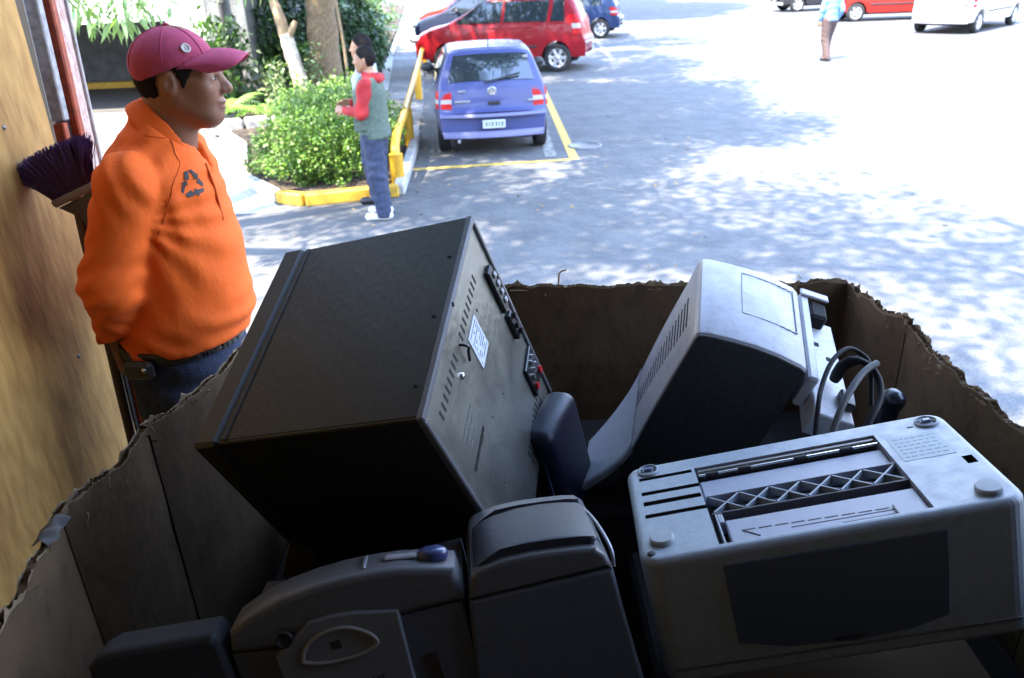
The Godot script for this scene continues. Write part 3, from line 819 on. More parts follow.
	for s in [-1, 1]:
		for q in panes:
			var g: SurfaceTool = side_patch.call([Vector2(q[0], wy0), Vector2(q[1], wy0), Vector2(q[2], wy1), Vector2(q[3], wy1)], 0.004, s)
			put("side_window", g, glass, t)
		var dl := mb()
		for x in o.get("seams", [1.0, 1.86]):
			tube(dl, [Vector3(x, 0.34, s * (W.call(x, 0.34) - 0.0005)), Vector3(x, 0.6, s * (W.call(x, 0.6) - 0.0005)), Vector3(x, belt, s * (W.call(x, belt) - 0.0005))], 0.004, 5)
		put("door_seam", dl, trim, t)
		for x in o.get("handles", [1.25, 2.02]):
			var hd := mb(); box(hd, at(x, belt - 0.08, s * (W.call(x, belt - 0.08) + 0.008)), Vector3(0.16, 0.03, 0.03), 0.01); put("door_handle", hd, o.get("handle_mat", paint), t)
		var rub := mb()
		boxmm(rub, Vector3(rw + 0.42, 0.50, s * Wd * 0.497 - 0.012), Vector3(fw - 0.45, 0.545, s * Wd * 0.497 + 0.012), 0.006)
		put("rub_strip", rub, trim, t)
		var mi := mb()
		nets(mi, func(p2): return min(egg(p2, Vector3(2.42, belt + 0.07, s * (Wd * 0.5 + 0.09)), Vector3(0.055, 0.075, 0.11)), cone(p2, Vector3(2.45, belt + 0.02, s * Wd * 0.46), Vector3(2.43, belt + 0.05, s * (Wd * 0.5 + 0.05)), 0.025, 0.03)), Vector3(2.34, belt - 0.04, min(s * 0.7, s * 1.06)), Vector3(2.52, belt + 0.18, max(s * 0.7, s * 1.06)), 0.02)
		put("side_mirror", mi, trim, t)
	# surfaces across the car: rear window and windscreen
	var inv := func(y, rear):
		var a := 0.0; var b := 1.0
		if rear:
			a = 0.0; b = 0.9
			for k in 24:
				var m2 := (a + b) * 0.5
				if lerp_prof(top, m2) < y: a = m2
				else: b = m2
		else:
			a = 1.6; b = L
			for k in 24:
				var m2 := (a + b) * 0.5
				if lerp_prof(top, m2) > y: a = m2
				else: b = m2
		return (a + b) * 0.5
	var across := func(y0, y1, u0, u1, off, rear) -> SurfaceTool:
		var g := mb()
		grid(g, 12, 6, func(u, v):
			var y := lerpf(y0, y1, v); var x: float = inv.call(y, rear); var r := lerpf(u0, u1, u)
			var z: float = r * W.call(x, y) * 0.97
			var e := 0.0 if abs(r) < 0.35 else 0.0
			return Vector3(x + bend.call(x, z / (Wd * 0.5)) + (-off if rear else off), y + off * 0.4 + 0.022 * (1 - r * r), z), true, not rear)
		return g
	put("rear_window", across.call(belt + 0.07, H - 0.09, -0.87, 0.87, 0.012, true), glass, t)
	put("windscreen", across.call(belt + 0.06, H - 0.08, -0.88, 0.88, 0.012, false), glass, t)
	# rear lights wrap the corner
	for s in [-1, 1]:
		var g := mb()
		var ly0: float = o.get("light_low", 0.665); var ly1: float = o.get("light_high", 0.90)
		for part in [[ly0, lerpf(ly0, ly1, 0.30), red_l], [lerpf(ly0, ly1, 0.30), lerpf(ly0, ly1, 0.55), clear_l], [lerpf(ly0, ly1, 0.55), ly1, red_l]]:
			g = mb()
			grid(g, 8, 3, func(u, v):
				var y := lerpf(part[0], part[1], v)
				var a := lerpf(0.0, 1.0, u)
				if a < 0.6:
					var x: float = inv.call(y, true); var r := lerpf(0.76, 1.0, a / 0.6)
					return Vector3(x + bend.call(x, r) - 0.012, y, s * (W.call(x, y) * r + (0.012 if a > 0.55 else 0.0)))
				var x2: float = inv.call(y, true) + bend.call(0.05, 1.0) + (a - 0.6) / 0.4 * 0.17
				return Vector3(x2, y, s * (W.call(x2, y) + 0.012)), true, s > 0)
			put("tail_light", g, part[2], t)
		# head lamps
		var hl := mb()
		nets(hl, func(p2): return egg(p2, Vector3(L - 0.17, 0.70, s * (Wd * 0.36)), Vector3(0.17, 0.075, 0.17)), Vector3(L - 0.4, 0.58, min(s * 0.3, s * 0.9)), Vector3(L + 0.05, 0.82, max(s * 0.3, s * 0.9)), 0.03)
		put("headlight", hl, clear_l, t)
	# bumpers, plate, lock, wiper
	st = mb()
	for band in [[0.555, 0.60, 0.014], [0.27, 0.36, 0.012]]:
		grid(st, 20, 1, func(u, v):
			var r := lerpf(-1.0, 1.0, u); var y := lerpf(band[0], band[1], v)
			return Vector3(bend.call(0.0, r * 0.95) - band[2], y, r * W.call(0.02, y) * 1.005), true, false)
		grid(st, 20, 1, func(u, v):
			var r := lerpf(-1.0, 1.0, u)
			return Vector3(bend.call(0.0, r * 0.95) - band[2] * (1 - v) + 0.02 * v, band[1], r * W.call(0.02, band[1]) * 1.005), true, false)
	put("rear_bumper_trim", st, bumper_m, t)
	st = mb(); box(st, at(-0.012, 0.46, 0.0), Vector3(0.016, 0.115, 0.32), 0.004)
	var plate := put("licence_plate", st, mat("plate_white", 0.42, 0.45, 0.43, 0.5), t)
	st = mb()
	for k in 6: box(st, at(-0.0215, 0.462, -0.105 + k * 0.042 + (0.012 if k > 2 else 0.0)), Vector3(0.002, 0.055, 0.020 if k % 3 != 1 else 0.012))
	put("plate_characters", st, mat("plate_ink", 0.05, 0.12, 0.09, 0.6), plate)
	if o.has("rear_detail"):
		st = mb(); tube(st, [Vector3(0.115, 1.005, -0.10), Vector3(0.14, 1.03, 0.05), Vector3(0.185, 1.10, 0.40)], 0.014, 6); put("rear_wiper", st, trim, t)
		st = mb()
		var er := Transform3D(Basis(Vector3(0, 0, 1), PI / 2 + 0.2), Vector3(0.128, 0.885, 0.0))
		lathe(st, [Vector2(0.0, 0.012), Vector2(0.052, 0.012), Vector2(0.056, 0.022), Vector2(0.064, 0.022), Vector2(0.066, 0.0)], 20, er)
		var em := put("round_emblem", st, alloy, t)
		st = mb()
		for v in [[-0.035, 0.045, 0.0, 0.008], [0.035, 0.045, 0.0, 0.008], [-0.045, 0.02, -0.02, -0.045], [0.0, 0.0, -0.02, -0.045], [0.0, 0.0, 0.02, -0.045], [0.045, 0.02, 0.02, -0.045]]:
			var pa := Vector3(0.094 + v[1] * 0.2, 0.885 + v[1], v[0]); var pb := Vector3(0.094 + v[3] * 0.2, 0.885 + v[3], v[2])
			bar(st, pa, pb, 0.009, 0.009)
		put("emblem_strokes", st, mat("chrome_bright", 0.8, 0.8, 0.8, 0.15, {"metal": 0.9}), em)
		st = mb(); box(st, at(0.073, 0.735, 0.02), Vector3(0.03, 0.05, 0.17), 0.01); put("boot_latch", st, trim, t)
		for q in [[-0.50, 0.765, 0.11], [-0.50, 0.90, 0.05], [0.48, 0.745, 0.07]]:
			st = mb(); box(st, at(0.10 if q[1] < 0.8 else 0.115, q[1], q[0] + 0.08), Vector3(0.02, 0.022, q[2] * 2), 0.004); put("badge", st, alloy, t)
		st = mb(); tube(st, [Vector3(0.62, 1.42, 0.0), Vector3(0.50, 1.62, 0.0)], 0.006, 5); put("aerial", st, trim, t)
		st = mb(); box(st, Transform3D(Basis(Vector3(0, 0, 1), -0.85), Vector3(0.375, 1.295, 0.50)), Vector3(0.05, 0.004, 0.07)); put("window_sticker", st, mat("sticker_white", 0.6, 0.62, 0.6, 0.6), t)
		st = mb()
		grid(st, 14, 1, func(u, v):
			var r := lerpf(-0.97, 0.97, u)
			return Vector3(bend.call(0.09, r) + 0.062, 0.647 + v * 0.006, r * W.call(0.1, 0.65) * 0.985), true, false)
		put("boot_seam", st, trim, t)
		st = mb(); tube(st, [Vector3(0.3, 0.24, -0.5), Vector3(0.02, 0.235, -0.5)], 0.025, 8); put("exhaust_pipe", st, alloy, t)
	# wheels
	var rim_seed := mb()
	for c in [rw, fw]:
		for s in [-1, 1]:
			var w := Node3D.new(); w.name = numbered(t, "wheel"); t.add_child(w, true)
			w.transform = Transform3D(Basis(Vector3(1, 0, 0), s * PI / 2), Vector3(c, wr, s * (Wd * 0.5 - 0.115)))
			var ty := mb(); lathe(ty, [Vector2(0.19, -0.08), Vector2(0.25, -0.09), Vector2(wr - 0.012, -0.08), Vector2(wr, -0.055), Vector2(wr, 0.055), Vector2(wr - 0.012, 0.08), Vector2(0.25, 0.09), Vector2(0.19, 0.08)], 28)
			put("tyre", ty, rubber, w)
			var ri := mb(); lathe(ri, [Vector2(0.192, 0.085), Vector2(0.185, 0.07), Vector2(0.17, 0.05), Vector2(0.0, 0.045)], 24)
			for k in 6:
				var a := TAU * k / 6.0
				bar(ri, Vector3(cos(a) * 0.03, 0.07, sin(a) * 0.03), Vector3(cos(a) * 0.185, 0.065, sin(a) * 0.185), 0.06, 0.03, Vector3.UP, 0.008)
			lathe(ri, [Vector2(0.05, 0.06), Vector2(0.045, 0.09), Vector2(0.0, 0.095)], 14)
			put("rim", ri, alloy, w)
			var gap := mb()
			for k in 6:
				var a := TAU * (k + 0.5) / 6.0
				lathe(gap, [Vector2(0.034, 0.046), Vector2(0.030, 0.053), Vector2(0, 0.053)], 8, at(cos(a) * 0.125, 0.0, sin(a) * 0.125))
			put("rim_opening", gap, trim, w)
	# dark underbody
	st = mb(); boxmm(st, Vector3(0.25, 0.20, -Wd * 0.36), Vector3(L - 0.4, 0.34, Wd * 0.36), 0.03); put("underbody", st, trim, t)
	return t

func build_cars() -> void:
	var paint := func(k, r, g, b): return mat(k, r, g, b, 0.35, {"coat": 0.25, "spec": 0.3})
	var tall := [[0, 0.62], [0.03, 0.66], [0.06, 0.72], [0.09, 0.92], [0.12, 1.0], [0.20, 1.15], [0.30, 1.34], [0.36, 1.42], [0.5, 1.46], [0.9, 1.49], [1.7, 1.49], [2.05, 1.45], [2.3, 1.37], [2.6, 1.19], [3.0, 0.99], [3.1, 0.96], [3.5, 0.88], [3.75, 0.78], [3.85, 0.66], [3.9, 0.56]]
	var sedan := [[0, 0.60], [0.03, 0.68], [0.06, 0.90], [0.12, 0.97], [0.3, 1.0], [0.6, 1.02], [0.85, 1.14], [1.15, 1.33], [1.4, 1.41], [1.9, 1.44], [2.3, 1.42], [2.6, 1.36], [3.0, 1.15], [3.35, 0.97], [3.8, 0.88], [4.2, 0.76], [4.3, 0.66], [4.35, 0.58]]
	var d4 := Vector3(-0.07, 0, -0.9975).normalized()
	car("parked_car", "purple blue hatchback seen from behind in the yellow marked bay", Vector3(-0.12, 0, -11.42), d4, paint.call("paint_blue", 0.055, 0.066, 0.165), {"rear_detail": true, "bumper": mat("bumper_blue_grey", 0.13, 0.13, 0.24, 0.45)})
	var a := 0.20
	car("parked_car", "red hatchback parked side on beyond the purple blue car", Vector3(2.35, 0, -21.35), Vector3(-cos(a), 0, -sin(a)), paint.call("paint_red", 0.24, 0.008, 0.014), {"scale": 1.17, "top": tall, "len": 3.9, "width": 1.66, "belt": 0.98, "panes": [[0.48, 0.80, 0.74, 0.50], [0.88, 1.78, 1.74, 0.82], [1.85, 2.82, 2.26, 1.80]], "light_low": 0.74, "light_high": 1.12})
	car("parked_car", "dark navy car whose nose shows beyond the red hatchback's bonnet", Vector3(1.60, 0, -27.2), Vector3(-cos(a), 0, -sin(a)), mat("paint_navy", 0.02, 0.028, 0.055, 0.55, {"spec": 0.25}), {"scale": 1.12, "top": tall, "len": 3.9, "belt": 0.98})
	car("parked_car", "bright red car farthest along the walkway, mostly hidden by the navy one", Vector3(1.2, 0, -32.6), Vector3(-cos(a), 0, -sin(a)), paint.call("paint_scarlet", 0.45, 0.03, 0.02), {"scale": 1.1})
	car("parked_car", "blue car whose tail shows to the right of the red hatchback's tail", Vector3(4.35, 0, -29.8), Vector3(-cos(a), 0, -sin(a)), paint.call("paint_mid_blue", 0.018, 0.035, 0.09), {"scale": 1.1})
	car("parked_car", "orange red car behind the man in the light blue shirt", Vector3(12.45, 0, -32.3), Vector3(0.995, 0, 0.10).normalized(), paint.call("paint_orange_red", 0.28, 0.02, 0.015), {"scale": 1.12, "top": sedan, "len": 4.35, "front_axle": 3.4, "panes": [[0.98, 1.5, 1.42, 1.2], [1.57, 2.35, 2.3, 1.49], [2.42, 3.15, 2.62, 2.37]]})
	var hd := Vector3(0.74, 0, -0.672).normalized()
	var rt := hd.cross(Vector3.UP)
	car("parked_car", "white saloon parked at an angle at the far edge of the bright lot", Vector3(14.33, 0, -25.56) - hd * 0.75 - rt * 0.78, hd, paint.call("paint_white", 0.72, 0.71, 0.66), {"scale": 1.13, "top": sedan, "len": 4.35, "front_axle": 3.4, "panes": [[0.98, 1.5, 1.42, 1.2], [1.57, 2.35, 2.3, 1.49], [2.42, 3.15, 2.62, 2.37]]})
	car("parked_car", "dark grey car cut off by the top edge, left of the walking man", Vector3(12.4, 0, -38.6), Vector3(1, 0, -0.05).normalized(), paint.call("paint_charcoal", 0.03, 0.03, 0.035), {"scale": 1.1})

# ------------------------------------------------------------------ people. local frame: facing +x, y up, the person's right side at +z
# J: joint table; every garment is its own surface round the same joints
func face_of(p: Vector3, c: Vector3, k := 1.0) -> float:      # head with features, centred on the skull at c
	var q := (p - c) / k
	var s: float = abs(q.z)
	var z := Vector3(q.x, q.y, s)
	var d := egg(q, Vector3(-0.008, 0.012, 0), Vector3(0.098, 0.106, 0.077))
	d = smin(d, egg(q, Vector3(0.035, -0.055, 0), Vector3(0.060, 0.070, 0.062)), 0.035)
	d = smin(d, egg(q, Vector3(0.062, -0.102, 0), Vector3(0.030, 0.024, 0.030)), 0.03)
	d = smin(d, cone(z, Vector3(0.0, -0.055, 0.052), Vector3(0.055, -0.10, 0.022), 0.022, 0.018), 0.03)      # jaw
	d = smin(d, egg(z, Vector3(0.058, -0.032, 0.040), Vector3(0.026, 0.024, 0.022)), 0.03)                    # cheek
	d = smin(d, cone(z, Vector3(0.084, 0.012, 0.0), Vector3(0.068, 0.010, 0.045), 0.012, 0.011), 0.02)        # brow
	d = smin(d, cone(q, Vector3(0.088, 0.004, 0), Vector3(0.113, -0.034, 0), 0.010, 0.0135), 0.018)           # nose
	d = smin(d, egg(z, Vector3(0.100, -0.036, 0.012), Vector3(0.012, 0.010, 0.009)), 0.008)
	d = max(d, -egg(z, Vector3(0.098, -0.006, 0.033), Vector3(0.020, 0.012, 0.017)) * 0.8)                    # eye socket
	d = smin(d, egg(z, Vector3(0.080, -0.008, 0.033), Vector3(0.014, 0.012, 0.015)), 0.006)
	d = smin(d, egg(q, Vector3(0.090, -0.066, 0), Vector3(0.015, 0.008, 0.026)), 0.008)                       # lips
	d = smin(d, egg(q, Vector3(0.087, -0.080, 0), Vector3(0.015, 0.008, 0.023)), 0.006)
	d = max(d, -egg(q, Vector3(0.104, -0.073, 0), Vector3(0.010, 0.0022, 0.022)))
	var e := egg(z, Vector3(-0.012, -0.012, 0.078), Vector3(0.019, 0.031, 0.010))                             # ear
	e = max(e, -egg(z, Vector3(-0.006, -0.009, 0.090), Vector3(0.010, 0.019, 0.009)))
	d = smin(d, e, 0.008)
	return d * k

func hand_field(p: Vector3, wrist: Vector3, dir: Vector3, palm: Vector3, k := 1.0) -> float:   # dir: towards the fingertips, palm: the way the palm faces
	var across := dir.cross(palm).normalized()
	var d := 1e9
	for i in 4:
		var o := (i - 1.5) * 0.0195 * k
		var ln: float = [0.066, 0.076, 0.071, 0.056][i] * k
		var a := wrist + dir * 0.082 * k + across * o
		var b := a + (dir * 0.85 + palm * 0.5).normalized() * ln * 0.55
		var c := b + (dir * 0.35 + palm * 0.94).normalized() * ln * 0.5
		var f: float = min(cone(p, a - dir * 0.02 * k, b, 0.0098 * k, 0.009 * k), cone(p, b, c, 0.009 * k, 0.0075 * k))
		d = min(d, f)
		d = smin(d, cone(p, wrist, a, 0.019 * k, 0.0135 * k), 0.012 * k)
	var t0 := wrist + dir * 0.03 * k + across * 0.03 * k
	var t1 := t0 + (dir * 0.6 + across * 0.7 + palm * 0.25).normalized() * 0.042 * k
	var t2 := t1 + (dir * 0.85 + palm * 0.4).normalized() * 0.032 * k
	d = smin(d, cone(p, t0, t1, 0.015 * k, 0.0105 * k), 0.01 * k)
	return min(d, cone(p, t1, t2, 0.0105 * k, 0.0085 * k))

func body_field(p: Vector3, J: Dictionary, grow := 0.0) -> float:
	var d := stack(p, J.torso)
	for s in [0, 1]:
		d = smin(d, cone(p, J.shoulder[s], J.elbow[s], 0.050, 0.040), 0.05)
		d = smin(d, cone(p, J.elbow[s], J.wrist[s], 0.040, 0.027), 0.02)
		d = smin(d, cone(p, J.hip[s], J.knee[s], 0.080, 0.056), 0.05)
		d = smin(d, cone(p, J.knee[s], J.ankle[s], 0.056, 0.036), 0.03)
		d = smin(d, cone(p, J.ankle[s], J.ankle[s] + J.toe[s] * 0.15 + Vector3(0, -0.045, 0), 0.036, 0.026), 0.03)
	d = smin(d, cone(p, J.neck, J.head + Vector3(-0.02, -0.06, 0), 0.056, 0.052), 0.04)
	return d - grow

func person(label: String, tf: Transform3D, J: Dictionary, C: Dictionary, cell := 0.022) -> Node3D:
	var t := thing("person", label, "person", tf)
	var st := mb()
	nets(st, func(p): return body_field(p, J), Vector3(-0.5, 0.0, -0.45), Vector3(0.55, 1.5, 0.45), cell)
	for s in [0, 1]:
		var w: Vector3 = J.wrist[s]
		nets(st, func(p): return hand_field(p, w, J.hand[s], J.palm[s]), w - Vector3.ONE * 0.19, w + Vector3.ONE * 0.19, 0.008)
	nets(st, func(p): return min(face_of(p, J.head), cone(p, J.neck, J.head + Vector3(-0.02, -0.06, 0), 0.056, 0.052)), J.head - Vector3(0.13, 0.17, 0.12), J.head + Vector3(0.15, 0.14, 0.12), 0.007)
	put("body", st, C.skin, t)
	if C.has("hair"):
		st = mb()
		nets(st, func(p):
			var q: Vector3 = p - J.head
			var d := egg(q, Vector3(-0.010, 0.016, 0), Vector3(0.103, 0.110, 0.082)) + 0.003 * sin(q.x * 160.0 + q.z * 90.0) * sin(q.y * 130.0)
			d = max(d, minf((q.x - 0.068) * 0.7 + (0.058 - q.y) * 0.7, q.x + 0.012 + 0.2 * (0.02 - q.y)))
			return max(d, -q.y - 0.085), J.head - Vector3.ONE * 0.15, J.head + Vector3.ONE * 0.16, 0.007)
		put("hair", st, C.hair, t)
	# trousers
	st = mb()
	nets(st, func(p):
		var d := egg(p, (J.hip[0] + J.hip[1]) * 0.5 + Vector3(0, 0.02, 0), Vector3(0.125, 0.15, 0.175))
		for s in [0, 1]:
			d = smin(d, cone(p, J.hip[s], J.knee[s], 0.112, 0.090), 0.04)
			d = smin(d, cone(p, J.knee[s], J.ankle[s] + Vector3(0, -0.02, 0), 0.090, 0.078), 0.03)
		d += 0.006 * sin(p.y * 60.0 + p.z * 25.0) * (0.3 + 0.7 * exp(-abs(p.y - J.knee[0].y) * 9.0))
		return max(d, max(p.y - J.waist, 0.035 - p.y)), Vector3(-0.5, 0.0, -0.4), Vector3(0.5, 1.15, 0.4), cell * 0.9)
	put("trousers", st, C.trousers, t)
	# upper garment with sleeves
	st = mb()
	nets(st, func(p):
		var d := 1e9
		for s in [0, 1]:
			d = min(d, smin(cone(p, J.shoulder[s], J.elbow[s], 0.068, 0.056), cone(p, J.elbow[s], J.elbow[s].lerp(J.wrist[s], C.get("sleeve", 0.95)), 0.056, 0.044), 0.02))
		d = smin(d, stack(p, J.torso) - 0.008, 0.05)
		d += 0.005 * sin(p.y * 45.0 + p.x * 30.0)
		return max(d, J.hem - p.y), Vector3(-0.5, 0.7, -0.45), Vector3(0.5, 1.55, 0.45), cell * 0.9)
	put("shirt", st, C.shirt, t)
	if C.has("vest"):
		st = mb()
		nets(st, func(p):
			var d := stack(p, J.torso) - 0.026
			d = max(d, J.hem - 0.02 - p.y)
			for s in [0, 1]:
				d = max(d, 0.062 - (p - J.shoulder[s] - Vector3(0.0, -0.03, 0)).length())
			return max(d, p.y - J.neck.y - 0.0), Vector3(-0.4, 0.65, -0.4), Vector3(0.4, 1.55, 0.4), cell * 0.8)
		put("vest", st, C.vest, t)
		for s in [-1, 1]:
			st = mb(); box(st, Transform3D(Basis(Vector3.UP, s * -0.25), Vector3(0.055, 0.99, s * 0.205)), Vector3(0.13, 0.13, 0.03), 0.012); put("pocket", st, C.vest, t)
		st = mb()
		nets(st, func(p): return smin(cone(p, J.neck + Vector3(-0.10, -0.02, -0.06), J.neck + Vector3(-0.10, -0.02, 0.06), 0.045, 0.045), cone(p, J.neck + Vector3(-0.06, 0.0, 0.07), J.neck + Vector3(0.05, -0.03, 0.05), 0.03, 0.025), 0.04), J.neck - Vector3(0.2, 0.12, 0.16), J.neck + Vector3(0.12, 0.1, 0.16), 0.018)
		put("hood", st, C.shirt, t)
	for s in [0, 1]:
		st = mb()
		var a: Vector3 = J.ankle[s]; var f: Vector3 = J.toe[s]
		nets(st, func(p):
			var d := cone(p, Vector3(a.x, 0.05, a.z) - f * 0.05, Vector3(a.x, 0.038, a.z) + f * 0.16, 0.044, 0.040)
			d = smin(d, cone(p, a, Vector3(a.x, 0.05, a.z), 0.045, 0.05), 0.03)
			return max(d, 0.002 - p.y), Vector3(a.x - 0.25, -0.02, a.z - 0.25), Vector3(a.x + 0.3, 0.17, a.z + 0.25), 0.013)
		put("shoe", st, C.shoes, t)
	return t

func joints() -> Dictionary:
	return {
		"torso": [[0.86, -0.02, 0.0, 0.130, 0.170], [1.0, -0.005, 0.0, 0.132, 0.160], [1.15, 0.0, 0.0, 0.135, 0.165], [1.28, 0.0, 0.0, 0.132, 0.178], [1.37, -0.015, 0.0, 0.095, 0.165], [1.43, -0.02, 0.0, 0.065, 0.105], [1.47, -0.02, 0.0, 0.055, 0.06]],
		"neck": Vector3(-0.015, 1.42, 0), "head": Vector3(0.01, 1.585, 0),
		"shoulder": [Vector3(-0.015, 1.36, 0.18), Vector3(-0.015, 1.36, -0.18)],
		"elbow": [Vector3(-0.05, 1.08, 0.235), Vector3(-0.05, 1.08, -0.235)],
		"wrist": [Vector3(0.05, 0.86, 0.24), Vector3(0.05, 0.86, -0.24)],
		"hand": [Vector3(0.2, -0.97, 0).normalized(), Vector3(0.2, -0.97, 0).normalized()],
		"palm": [Vector3(0, 0, -1), Vector3(0, 0, 1)],
		"hip": [Vector3(-0.01, 0.86, 0.09), Vector3(-0.01, 0.86, -0.09)],
		"knee": [Vector3(0.02, 0.47, 0.095), Vector3(0.02, 0.47, -0.095)],
		"ankle": [Vector3(-0.02, 0.085, 0.10), Vector3(-0.02, 0.085, -0.10)],
		"toe": [Vector3(0.98, 0, 0.17), Vector3(0.98, 0, -0.17)],
		"waist": 0.99, "hem": 0.86}

func build_bystanders() -> void:
	var skin := mat("skin_tan", 0.30, 0.155, 0.085, 0.55, {"sss": 0.1})
	var black_hair := mat("hair_black", 0.012, 0.010, 0.010, 0.8, {"spec": 0.2})
	var denim := mat("denim_blue", 0.05, 0.068, 0.13, 0.9, {"mottle": 0.45, "scale": Vector3.ONE * 2.0, "bump": 0.4})
	var J := joints()
	J.elbow = [Vector3(0.05, 1.09, 0.24), Vector3(0.03, 1.10, -0.23)]
	J.wrist = [Vector3(0.24, 1.15, 0.12), Vector3(0.24, 1.12, -0.08)]
	J.hand = [Vector3(0.9, 0.1, -0.42).normalized(), Vector3(0.93, 0.05, 0.36).normalized()]
	J.palm = [Vector3(0.3, -0.4, -0.85).normalized(), Vector3(0.3, -0.4, 0.85).normalized()]
	J.knee = [Vector3(0.03, 0.47, 0.10), Vector3(-0.02, 0.47, -0.10)]
	J.ankle = [Vector3(0.0, 0.085, 0.11), Vector3(-0.05, 0.085, -0.10)]
	person("man in a green vest over a red hooded top and jeans, facing the hedge", Transform3D(Basis(Vector3.UP, PI - 0.15).scaled(Vector3.ONE * 1.05), Vector3(-1.37, 0.0, -8.62)), J, {
		"skin": skin, "hair": black_hair, "trousers": denim,
		"shirt": mat("red_fleece", 0.30, 0.012, 0.014, 0.85, {"rim": 0.3}), "vest": mat("vest_green", 0.10, 0.14, 0.105, 0.8, {"mottle": 0.3, "bump": 0.4}), "shoes": mat("white_trainer", 0.6, 0.6, 0.6, 0.6)}, 0.02)
	var K := joints()
	K.elbow = [Vector3(0.0, 1.08, 0.235), Vector3(0.0, 1.08, -0.235)]
	K.wrist = [Vector3(0.18, 1.0, 0.15), Vector3(0.18, 1.0, -0.15)]
	K.hand = [Vector3(0.9, 0.1, -0.42).normalized(), Vector3(0.93, 0.05, 0.36).normalized()]
	K.palm = [Vector3(0, 0, -1), Vector3(0, 0, 1)]
	person("man in a pale grey shirt and jeans, standing just behind the vested man", Transform3D(Basis(Vector3.UP, PI - 0.1).scaled(Vector3.ONE * 1.09), Vector3(-1.50, 0.0, -9.30)), K, {
		"skin": skin, "hair": black_hair, "trousers": denim, "shirt": mat("pale_shirt", 0.34, 0.37, 0.40, 0.85), "shoes": mat("black_shoe", 0.02, 0.02, 0.022, 0.4)}, 0.024)
	var F := joints()
	F.knee = [Vector3(0.10, 0.47, 0.08), Vector3(-0.02, 0.46, -0.09)]
	F.ankle = [Vector3(0.10, 0.085, 0.08), Vector3(-0.16, 0.10, -0.09)]
	F.elbow = [Vector3(-0.10, 1.09, 0.235), Vector3(0.0, 1.08, -0.235)]
	person("walking man in a light blue shirt and brown trousers, alone on the bright asphalt", Transform3D(Basis(Vector3.UP, 1.9).scaled(Vector3.ONE * 1.06), Vector3(8.0, 0.0, -20.6)), F, {
		"skin": skin, "hair": black_hair, "trousers": mat("brown_trousers", 0.075, 0.048, 0.045, 0.85), "shirt": mat("light_blue_shirt", 0.13, 0.26, 0.45, 0.85), "shoes": mat("black_shoe", 0.02, 0.02, 0.022, 0.4)}, 0.03)

# ------------------------------------------------------------------ the worker in orange, standing at the truck's opening
const WB := Vector3(-0.87, 0.67, -1.97)

func wnets(st: SurfaceTool, f: Callable, lo: Vector3, hi: Vector3, cell: float, paint = null) -> void:
	nets(st, func(p): return f.call(p + WB), lo - WB, hi - WB, cell, paint)

func worker_torso(p: Vector3) -> float:
	return stack(p, [[1.50, -0.895, -1.97, 0.148, 0.170], [1.56, -0.888, -1.97, 0.150, 0.172], [1.63, -0.866, -1.97, 0.157, 0.178], [1.70, -0.852, -1.97, 0.161, 0.180], [1.78, -0.846, -1.97, 0.156, 0.168], [1.88, -0.842, -1.97, 0.150, 0.168], [2.00, -0.848, -1.97, 0.138, 0.168], [2.07, -0.852, -1.97, 0.130, 0.172], [2.12, -0.845, -1.97, 0.108, 0.145], [2.16, -0.832, -1.97, 0.084, 0.102], [2.20, -0.812, -1.97, 0.068, 0.072], [2.25, -0.80, -1.97, 0.060, 0.062]])

func worker_arm(p: Vector3, s: int, g: float) -> float:
	var sh := Vector3(-0.858, 2.078, -1.97 + s * 0.155); var el := Vector3(-0.938, 1.850, -1.97 + s * 0.195); var wr := Vector3(-1.020, 1.655, -1.97 + s * 0.085)
	return smin(cone(p, sh, el, 0.064 + g, 0.056 + g), cone(p, el, wr, 0.056 + g, 0.034 + g), 0.035)

